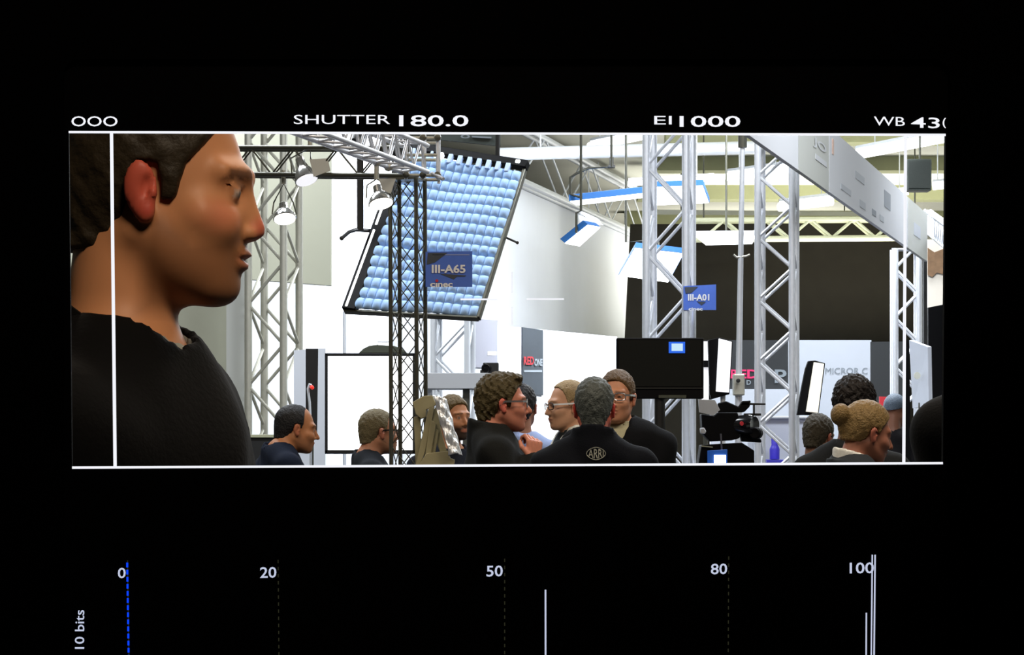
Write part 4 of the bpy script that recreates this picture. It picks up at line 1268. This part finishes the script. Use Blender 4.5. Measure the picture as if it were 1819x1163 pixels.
def person(label, hx, ey, Y, face, sp):
    """hx, ey: pixel of the skull centre and of the eye line; face: heading in degrees (0 away, -90 to the right, 180 to the viewer)"""
    global NECK, HC
    dv_ = np.array((0.0, sp.get('fwd', 0.0), -sp.get('drop', 0.0)))
    HC, NECK = HC0 + dv_, NECK0 + dv_
    pt = P(hx, ey, Y)
    s_ = sp.get('scale', 1.0)
    hyaw, hpitch = sp.get('hyaw', 0.0), sp.get('hpitch', 0.0)
    R = rot_head(hyaw, hpitch, sp.get('hroll', 0.0))
    eye_l = R @ (HC + np.array((0, 0.0, -0.003)) - NECK) + NECK
    s_ = pt.z / eye_l[2] if sp.get('fit', True) else s_
    th = math.radians(face)
    off = Matrix.Rotation(th, 3, 'Z') @ Vector(eye_l) * s_
    root = thing('person', label, 'person', (pt.x - off.x, pt.y - off.y, 0.0), sp.get('group'), th)
    root.scale = (s_, s_, s_)
    A = limbs(sp)
    fine = sp.get('fine', 0.007)
    hands = sp.get('hand_zone')
    zx, zy, zz = [(-0.125, 0.125)], [(-0.16, 0.19)], [(1.45, 1.82)]
    if hands:
        zx.append(hands[0]); zy.append(hands[1]); zz.append(hands[2])
    xs, ys, zs = axis(-0.42, 0.42, 0.02, fine, zx), axis(-0.32, sp.get('ymax', 0.36), 0.02, fine, zy), axis(-0.03, 1.83, 0.024, fine, zz)
    X, Yg, Z = xs[:, None, None], ys[None, :, None], zs[None, None, :]
    # ---- body
    D = torso_field(X, Yg, Z, sp) + np.zeros((len(xs), len(ys), len(zs)))
    D = smin(D, arm_field(X, Yg, Z, A), 0.03)
    D = smin(D, leg_field(X, Yg, Z, sp), 0.03)
    for q in (1, -1):
        D = smin(D, foot_field(X, Yg, Z, q), 0.02)
    hb = R @ (np.array((0, -0.032, -0.06))) + R @ (HC - NECK) + NECK
    D = smin(D, cap(X, Yg, Z, hb, (0, -0.04, 1.43), 0.055, 0.062), 0.03)
    for a in A:
        for p, q, ra, rb in fingers(a['wr'], a['d'], a['n'], a['curl'], thumb=a['thumb']):
            lo, hi = np.minimum(p, q) - 0.06, np.maximum(p, q) + 0.06
            i0, i1 = np.searchsorted(xs, lo[0]), np.searchsorted(xs, hi[0])
            j0, j1 = np.searchsorted(ys, lo[1]), np.searchsorted(ys, hi[1])
            k0, k1 = np.searchsorted(zs, lo[2]), np.searchsorted(zs, hi[2])
            if i1 <= i0 or j1 <= j0 or k1 <= k0:
                continue
            sub = D[i0:i1, j0:j1, k0:k1]
            D[i0:i1, j0:j1, k0:k1] = smin(sub, cap(X[i0:i1], Yg[:, j0:j1], Z[:, :, k0:k1], p, q, ra, rb), 0.004)
    hx_ = R @ (HC - NECK) + NECK
    i0, i1 = np.searchsorted(xs, hx_[0] - 0.2), np.searchsorted(xs, hx_[0] + 0.2)
    j0, j1 = np.searchsorted(ys, hx_[1] - 0.2), np.searchsorted(ys, hx_[1] + 0.2)
    k0, k1 = np.searchsorted(zs, hx_[2] - 0.19), len(zs)
    hX, hY, hZ = to_head(X[i0:i1], Yg[:, j0:j1], Z[:, :, k0:k1], R)
    D[i0:i1, j0:j1, k0:k1] = smin(D[i0:i1, j0:j1, k0:k1], head_field(hX, hY, hZ, sp), 0.022)
    V, Fc = surface_net(xs, ys, zs, D)
    # skin colours that belong to the skin: lips, brows, stubble, red ears
    base = np.array(srgb(*sp.get('skin', (196, 142, 112)))[:3])
    col = np.tile(base, (len(V), 1))
    vx, vy, vz = to_head(V[:, 0], V[:, 1], V[:, 2], R)
    av = np.abs(vx)
    def blend(mask, c):
        nonlocal col
        m_ = np.clip(mask, 0, 1)[:, None]
        col = col * (1 - m_) + np.array(srgb(*c)[:3]) * m_
    soft = lambda d, wd: np.clip(0.5 - d / wd, 0, 1)
    up = vz > -0.16
    if sp.get('beard'):
        bc, ba = sp['beard']
        bm = soft(np.maximum(vz - zline(vy, [(-0.02, -0.02), (0.02, -0.04), (0.05, -0.062), (0.085, -0.052), (0.13, -0.05)]), np.maximum(-0.0 - vy, -(vz + 0.14))), 0.02)
        bm = bm * (1 - soft(np.sqrt((vx / 0.022) ** 2 + ((vz + 0.072) / 0.010) ** 2 + ((vy - 0.1) / 0.03) ** 2) - 1, 0.4))
        blend(bm * ba * up, bc)
    blend(0.6 * soft(np.sqrt((av / 0.022) ** 2 + ((vz + 0.072) / 0.011) ** 2 + ((vy - 0.1) / 0.02) ** 2) - 1, 0.6), sp.get('lip', (160, 84, 76)))
    ear = soft(np.sqrt(((av - 0.086) / 0.016) ** 2 + ((vy + 0.006) / 0.026) ** 2 + ((vz + 0.012) / 0.040) ** 2) - 1, 0.5)
    blend(ear * sp.get('ear_a', 0.35), sp.get('ear', (176, 82, 72)))
    if sp.get('flush'):
        blend(sp['flush'] * soft(np.sqrt(((av - 0.045) / 0.022) ** 2 + ((vz + 0.032) / 0.018) ** 2 + ((vy - 0.065) / 0.03) ** 2) - 1, 0.8), (205, 96, 78))
        blend(sp['flush'] * 1.3 * soft(np.sqrt((vx / 0.016) ** 2 + ((vz + 0.038) / 0.016) ** 2 + ((vy - 0.118) / 0.02) ** 2) - 1, 0.6), (205, 90, 76))
    hc = sp.get('hair', (60, 48, 36))
    brow = soft(np.maximum(np.abs(vz - 0.0175 + (av - 0.03) * 0.12) - 0.0042 * sp.get('brow_w', 1.0), np.maximum(np.abs(av - 0.032) - 0.020, 0.055 - vy)), 0.004)
    blend(0.85 * brow, sp.get('brow', tuple(int(c * 0.8) for c in hc)))
    eyed = np.sqrt(((av - 0.031) / 0.0125) ** 2 + ((vy - 0.080) / 0.0135) ** 2 + ((vz + 0.004) / 0.0075) ** 2)
    lens_ = soft(eyed - 1.0, 0.3) * (vy > 0.086)
    blend(0.9 * lens_, (200, 195, 190))
    blend(lens_ * (np.hypot(av - 0.031, vz + 0.004) < 0.0062), (50, 36, 28))
    blend(0.5 * soft(np.maximum(np.abs(vz - 0.005) - 0.002, np.maximum(np.abs(av - 0.031) - 0.014, 0.07 - vy)), 0.003), (70, 45, 35))
    mesh_np('body', V, Fc, skin_mat(0), root, col)
    # ---- hair
    hl = sp.get('hairline')
    if hl:
        st = fine * 0.85
        g = np.arange(-0.215 if sp.get('hair_extra') else -0.155, 0.16, st)
        gz = np.arange(-0.13, 0.18, st)
        x, y, z = g[:, None, None], g[None, :, None], gz[None, None, :]
        tk = sp.get('hair_t', 0.010)
        d = ell(x, y, z, (0, -0.015, 0.03), (0.074 + tk * 0.8, 0.096 + tk, 0.086 + tk * sp.get('hair_top', 1.3)))
        d = smin(d, ell(x, y, z, (0, 0.035, -0.035), (0.060 + tk * 0.5, 0.060 + tk * 0.5, 0.085)), 0.03)
        d = smin(d, cap(x, y, z, (0, -0.058, -0.03), (0, -0.062, -0.09), 0.050 + tk * 0.5, 0.042 + tk * 0.4), 0.03)
        for (c, r, k) in sp.get('hair_add', ()):
            d = smin(d, ell(x, y, z, c, r), k)
        na = sp.get('hair_n', 0.0025)
        d = d + na * (np.sin(x * 210 + 3 * np.sin(z * 90)) * np.sin(y * 160 + 2 * np.sin(x * 70)) + 0.8 * np.sin(z * 130 + y * 170 + 2 * np.sin(x * 120)))
        zl = zline(y + np.zeros_like(x), hl)
        d = smax(d, (zl - z) * 0.8 + na * np.sin(y * 400 + x * 300), 0.004)
        for (c, r, k) in sp.get('hair_extra', ()):
            e = ell(x, y, z, c, r) + na * 0.6 * np.sin(x * 230 + z * 90) * np.sin(y * 150 + z * 200)
            d = smin(d, e, k)
        V, Fc = surface_net(g, g, gz, d + np.zeros((len(g), len(g), len(gz))))
        Vb = (R @ (V + HC - NECK).T).T + NECK
        mesh_np('hair', Vb, Fc, hairm(hc, sp.get('hair_bump', 0.6)), root)
    # ---- clothes
    st = sp.get('cloth_fine', 0.014)
    jc = sp.get('jacket', (16, 16, 20))
    g = sp.get('loose', 0.020)
    xs, ys, zs = np.arange(-0.45, 0.451, st), np.arange(-0.32, sp.get('ymax', 0.36), st), np.arange(0.72, 1.60, st)
    x, y, z = xs[:, None, None], ys[None, :, None], zs[None, None, :]
    full = np.zeros((len(xs), len(ys), len(zs)))
    fold = 0.004 * np.sin(z * 38 + x * 12 + 2 * np.sin(y * 15)) + 0.003 * np.sin(x * 50 + z * 21)
    neck = cap(x, y, z, (0, -0.040, 1.30), (0, -0.012, 1.66), 0.068 + sp.get('neck', 0.0), 0.074)
    body = smin(torso_field(x, y, z, sp, g), arm_field(x, y, z, A, g, 0.92), 0.04) + fold + full
    body = smax(body, sp.get('hem', 0.80) - z, 0.01)
    ncut = smax(neck, -(z - 1.40 - 0.12 * (-y - 0.02)), 0.01)
    jk = smax(body, -ncut, 0.008)
    if sp.get('vneck'):
        vw = sp['vneck']
        wedge = np.maximum(np.abs(x) - np.maximum(0.0, (z - (1.46 - vw))) * 0.34, -(y - 0.03))
        jk = smax(jk, -(wedge + full), 0.006)
    if sp.get('collar_up'):
        ch, ct = sp['collar_up']
        ring = np.abs(cap(x, y, z, (0, -0.045, 1.36), (0, -0.030, 1.56), 0.076, 0.080 + ct * 0.3)) - ct * 0.5
        ring = smax(ring, np.maximum(1.40 - z, z - (1.475 + ch - 0.35 * (y + 0.04))), 0.006)
        if sp.get('vneck'):
            ring = smax(ring, -(np.maximum(np.abs(x) - 0.03, -(y - 0.02)) + full), 0.006)
        jk = smin(jk, ring + full, 0.012)
    if sp.get('hood'):
        jk = smin(jk, ell(x, y, z, (0, -0.125, 1.46), (0.12, 0.06, 0.075)), 0.03)
    V, Fc = surface_net(xs, ys, zs, jk)
    mesh_np(sp.get('jacket_name', 'jacket'), V, Fc, cloth(jc), root)
    if sp.get('shirt'):
        sh = smax(torso_field(x, y, z, sp, g * 0.5) + full, -smax(cap(x, y, z, (0, -0.040, 1.30), (0, -0.012, 1.66), 0.060, 0.070), -(z - 1.425 - 0.12 * (-y - 0.02)), 0.01), 0.006)
        sh = smax(sh, 0.85 - z, 0.01)
        sh = smin(sh, smax(np.abs(cap(x, y, z, (0, -0.042, 1.36), (0, -0.030, 1.56), 0.066, 0.070)) - sp.get('collar_t', 0.004), np.maximum(1.40 - z, z - (1.498 + sp.get('collar_h', 0.0) - 0.30 * (y + 0.04))), 0.004) + full, 0.008) if sp.get('shirt_collar') else sh
        V, Fc = surface_net(xs, ys, zs, sh)
        mesh_np('shirt', V, Fc, cloth(sp['shirt']), root)
    xs, ys, zs = np.arange(-0.32, 0.321, 0.02), np.arange(-0.26, 0.27, 0.02), np.arange(0.04, 1.06, 0.02)
    x, y, z = xs[:, None, None], ys[None, :, None], zs[None, None, :]
    tr = smin(leg_field(x, y, z, sp, 0.016), ell(x, y, z, (0, 0, 0.93), (0.172, 0.135, 0.13)), 0.04)
    tr = smax(tr, np.maximum(0.075 - z, z - 1.0) + np.zeros((len(xs), len(ys), len(zs))), 0.01)
    V, Fc = surface_net(xs, ys, zs, tr)
    mesh_np('trousers', V, Fc, cloth(sp.get('trousers', (30, 32, 40))), root)
    for q in (1, -1):
        xs, ys, zs = np.arange(q * 0.115 - 0.09, q * 0.115 + 0.09, 0.012), np.arange(-0.12, 0.24, 0.012), np.arange(-0.03, 0.16, 0.012)
        x, y, z = xs[:, None, None], ys[None, :, None], zs[None, None, :]
        V, Fc = surface_net(xs, ys, zs, smax(foot_field(x, y, z, q, 0.008), z - 0.125, 0.008) + np.zeros((len(xs), len(ys), len(zs))))
        mesh_np('shoe', V, Fc, M_dark, root)
    # ---- glasses
    if sp.get('glasses'):
        gm, tm = sp['glasses']
        mb = MB()
        T3 = lambda p: Vector(R @ (np.array(p) + HC - NECK) + NECK)
        for q in (1, -1):
            pts = []
            for k in range(17):
                an = 2 * PI * k / 16
                cx_, cz_ = math.cos(an), math.sin(an)
                k_ = 1.0 / max(abs(cx_) ** 3 + abs(cz_) ** 3, 1e-3) ** (1 / 3)
                pts.append(T3((q * 0.034 + 0.026 * cx_ * k_, 0.107 - 0.10 * abs(q * 0.034 + 0.026 * cx_ * k_) ** 1.5 * 6, -0.004 + 0.017 * cz_ * k_)))
            mb.path(pts, 0.0024, 6)
        mb.path([T3((-0.009, 0.108, 0.002)), T3((0.009, 0.108, 0.002))], 0.0022, 6)
        pts_ = mb
        me_o = pts_.build('t', gm, None, loc=(0, 0, 0))
        me_o.name = 'glasses'
        me_o.parent = root
        for q in (1, -1):
            mb = MB()
            pp_ = [T3((q * 0.060, 0.098, 0.004)), T3((q * 0.078, 0.080, 0.004)), T3((q * 0.086, 0.0, 0.003)), T3((q * 0.086, -0.02, -0.012))]
            for a_, b_ in zip(pp_[:-1], pp_[1:]):
                dz = Vector(R @ np.array((0, 0, 0.0042))); dx = Vector(R @ np.array((0.0014, 0, 0)))
                mb.hexa([a_ - dz - dx, a_ - dz + dx, a_ + dz + dx, a_ + dz - dx], [b_ - dz - dx, b_ - dz + dx, b_ + dz + dx, b_ + dz - dx])
            tt = mb.build('temple_arm', tm, None, loc=(0, 0, 0))
            tt.parent = me_o
    root['R'] = 0
    del root['R']
    return root, R, s_
M_gblack = mat('glasses_black', (0.01, 0.01, 0.012), 0.3)
M_gwhite = mat('glasses_white', (0.8, 0.82, 0.86), 0.3)
M_gsteel = mat('glasses_steel', (0.35, 0.36, 0.38), 0.25, 0.8)

# the big man close behind the monitor
big, Rb, sb = person('man in profile with red ear and black sweater close behind the monitor', 285, 333, 2.97, -103,
    dict(skin=(200, 138, 96), hair=(44, 36, 24), hairline=HAIR_MAN, hair_t=0.011, beard=((104, 66, 40), 0.62), ear=(190, 40, 48), ear_a=0.68, flush=0.45, brow=(92, 58, 38),
         hpitch=6, hyaw=12, jacket=(9, 9, 10), jacket_name='sweater', shirt=(150, 150, 140), shirt_collar=True, fine=0.0045, cloth_fine=0.009, nose=-0.8, broad=0.96, hair_n=0.0012, hair_bump=0.2, brow_w=1.5, lip=(150, 72, 62)))

GP_ = 'visitors talking in the hall'
person('balding man in a dark blue jacket beside the bright white panel', 526, 760, 12.8, -70,
    dict(skin=(178, 120, 82), hair=(28, 28, 30), hairline=HAIR_BALD, hair_t=0.006, hair_top=0.2, hair_n=0.001, jacket=(22, 30, 48), hpitch=8, beard=((90, 62, 48), 0.35), trousers=(24, 24, 30), broad=1.1, brow=(60, 44, 36), hyaw=-6, drop=0.065, fwd=0.05))
person('man with short fair hair and dark glasses before the bright white panel', 673, 766, 13.4, -80,
    dict(skin=(180, 126, 98), hair=(108, 98, 72), hairline=HAIR_SHORT, hair_t=0.006, hair_n=0.0015, jacket=(30, 34, 40), hyaw=10, glasses=(M_gblack, M_gblack), beard=((120, 92, 70), 0.4), jacket_name='sweater', brow=(98, 80, 56), drop=0.045, fwd=0.035))
person('bearded man with brown hair behind the silver foil lamp', 806, 742, 13.6, -150,
    dict(skin=(190, 132, 96), hair=(96, 78, 44), hairline=HAIR_MAN, hair_t=0.009, beard=((34, 28, 24), 0.95), jacket=(26, 28, 36), brow=(66, 50, 34), hyaw=8))
# man with his fist at his chin
HANDR = dict(el=(0.27, 0.06, 1.14), wr=(0.18, 0.135, 1.365), d=(-0.2, 0.05, 1.0), n=(-0.75, -0.5, 0.1), curl=58, thumb=-1)
p6, R6, s6 = person('brown haired man in profile with his hand raised to his chin', 893, 716, 11.35, -84,
    dict(skin=(196, 128, 104), hair=(70, 60, 34), hairline=HAIR_MAN, hair_t=0.014, hair_top=1.25, hair_n=0.004, jacket=(24, 25, 24), collar_up=(0.045, 0.030), loose=0.03, ear=(190, 76, 70), ear_a=0.6,
         glasses=(M_gsteel, M_gsteel), arm_r=HANDR, hand_zone=[(0.05, 0.25), (0.04, 0.26), (1.33, 1.53)], drop=0.05, fwd=0.02, ymax=0.40, hair_add=[((0, 0.045, 0.105), (0.05, 0.04, 0.022), 0.02)], beard=((150, 96, 78), 0.3), shirt=(50, 52, 54), fine=0.006))
person('visitor with dark hair in a pale blue shirt between two talking men', 928, 722, 15.2, -12,
    dict(skin=(150, 104, 82), hair=(30, 26, 24), hairline=HAIR_MAN, hair_t=0.012, jacket=(160, 176, 216), jacket_name='shirt', loose=0.022))
person('grey blond man with white framed glasses facing the brown haired man', 1008, 719, 13.3, 104,
    dict(skin=(196, 148, 118), hair=(150, 128, 92), hairline=HAIR_SHORT, hair_t=0.006, hair_n=0.0012, jacket=(206, 204, 192), shirt=(34, 38, 40), vneck=0.20, glasses=(M_gblack, M_gwhite), hyaw=6, hpitch=4, brow=(150, 118, 88), jaw=-0.004, nose=0.4, drop=0.04))
p9, R9, s9 = person('grey haired man seen from behind with a round emblem on his black jacket', 1056, 724, 10.7, -6,
    dict(skin=(176, 92, 74), hair=(72, 76, 72), hairline=[(-0.13, -0.10), (-0.05, -0.092)] + HAIR_MAN[2:], hair_t=0.010, hair_n=0.0022, jacket=(12, 14, 20), collar_up=(0.065, 0.02), loose=0.028, ear=(176, 52, 46), ear_a=0.9, broad=0.97, drop=0.03))
person('man with glasses and brown hair in a black jacket facing the grey haired man', 1096, 705, 12.5, 166,
    dict(skin=(194, 136, 104), hair=(92, 70, 44), hairline=HAIR_MAN, hair_t=0.009, jacket=(15, 16, 19), shirt=(176, 170, 140), vneck=0.16, glasses=(M_gsteel, M_gsteel), beard=((140, 96, 70), 0.25), broad=1.12, loose=0.028, jaw=0.004, brow=(84, 62, 42), drop=0.045))
person('dark haired person seen from behind above the blond woman', 1519, 722, 10.9, -28,
    dict(skin=(120, 78, 60), hair=(22, 16, 14), hairline=HAIR_MAN, hair_t=0.020, hair_n=0.005, hair_top=1.0, jacket=(30, 32, 34), hpitch=5))
person('blond woman with her hair in a bun and a white collar', 1541, 768, 10.0, -72,
    dict(skin=(150, 98, 78), hair=(124, 100, 60), hairline=HAIR_FEM, hair_t=0.012, hair_n=0.0016, hair_extra=[((0, -0.138, 0.040), (0.044, 0.040, 0.046), 0.006), ((0, -0.108, -0.005), (0.034, 0.026, 0.034), 0.008)], drop=0.04, fwd=0.02, hpitch=14, jacket=(44, 48, 52), collar_up=(0.0, 0.03), shirt=(226, 226, 220), shirt_collar=True, collar_h=0.035, cloth_fine=0.008, collar_t=0.007, loose=0.026, broad=0.92, jaw=-0.006))
person('person in a dark teal jacket with dark hair behind the blond woman', 1455, 775, 13.6, -40,
    dict(skin=(120, 84, 66), hair=(52, 46, 34), hairline=HAIR_MAN, hair_t=0.012, jacket=(36, 66, 62), loose=0.03, hpitch=10))
person('person with a blue grey cap past the blond woman', 1591, 729, 21.0, -40,
    dict(skin=(130, 86, 66), hair=(86, 98, 112), hairline=[(-0.13, -0.02), (0.0, 0.02), (0.06, 0.03), (0.12, 0.035)], hair_t=0.010, hair_n=0.0003, jacket=(24, 22, 24), hpitch=6))
person('tall person in black whose shoulder fills the corner by the guide line', 1880, 545, 5.6, -30,
    dict(skin=(150, 100, 76), hair=(24, 20, 18), hairline=HAIR_MAN, hair_t=0.012, jacket=(6, 6, 7), loose=0.045, broad=1.25, cloth_fine=0.012))

# round lens shaped emblem on the jacket back
em = [o for o in p9.children if o.name.startswith('jacket')][0]
def emblem_pt(u, v):
    """point on the jacket's back: u across, v up, metres; follows the cloth"""
    return (u, None, v)
jm = em.data
co_ = np.empty(len(jm.vertices) * 3, np.float32)
jm.vertices.foreach_get('co', co_)
co_ = co_.reshape(-1, 3)
back = co_[(co_[:, 1] < -0.05)]
def back_y(u, v):
    d2 = (back[:, 0] - u) ** 2 + (back[:, 2] - v) ** 2
    k = np.argsort(d2)[:6]
    return float(back[k, 1].min()) - 0.004
ZE, XE = 1.440, 0.016
RW, RH = 0.039, 0.026
M_emb = mat('emblem_grey', srgb(150, 150, 138), 0.8)
outer_ = [(RW * math.cos(2 * PI * k / 40) , RH * math.sin(2 * PI * k / 40) * (1 - 0.15 * abs(math.cos(2 * PI * k / 40)))) for k in range(41)]
mb = MB()
mb.path([(XE + a, back_y(XE + a, ZE + b), ZE + b) for a, b in outer_], 0.0016, 6)
uv, fs = text_geo('ARRI', 0.01)
for sub in (0,):
    vs = []
    for a, b in uv:
        u = (a - 0.5) * 1.62 * RW
        hh = RH * (1.70 * math.sqrt(max(0.0, 1 - (u / RW) ** 2)) - 0.15)
        v = (b - 0.5) * hh
        vs.append((XE + u, back_y(XE + u, ZE + v) - 0.0006, ZE + v))
    mb.add(vs, fs)
eo = mb.build('emblem', M_emb, None, loc=(0, 0, 0), smooth=False)
eo.parent = em

# strap round the big man's neck
T3 = lambda p: Vector(p)
mb = MB()
pts = []
for k in range(25):
    an = 2 * PI * k / 24
    pts.append((0.080 * math.cos(an), -0.035 + 0.083 * math.sin(an), 1.500 - 0.055 * math.sin(an)))
for a_, b_ in zip(pts[:-1], pts[1:]):
    a_, b_ = Vector(a_), Vector(b_)
    ra = Vector((a_.x, a_.y + 0.035, 0)).normalized() * 0.002
    rb = Vector((b_.x, b_.y + 0.035, 0)).normalized() * 0.002
    zz = Vector((0, 0, 0.010))
    mb.hexa([a_ - zz - ra, a_ - zz + ra, a_ + zz + ra, a_ + zz - ra], [b_ - zz - rb, b_ - zz + rb, b_ + zz + rb, b_ + zz - rb])
st_ = mb.build('neck_strap', cloth((14, 13, 12)), None, loc=(0, 0, 0))
st_.parent = big
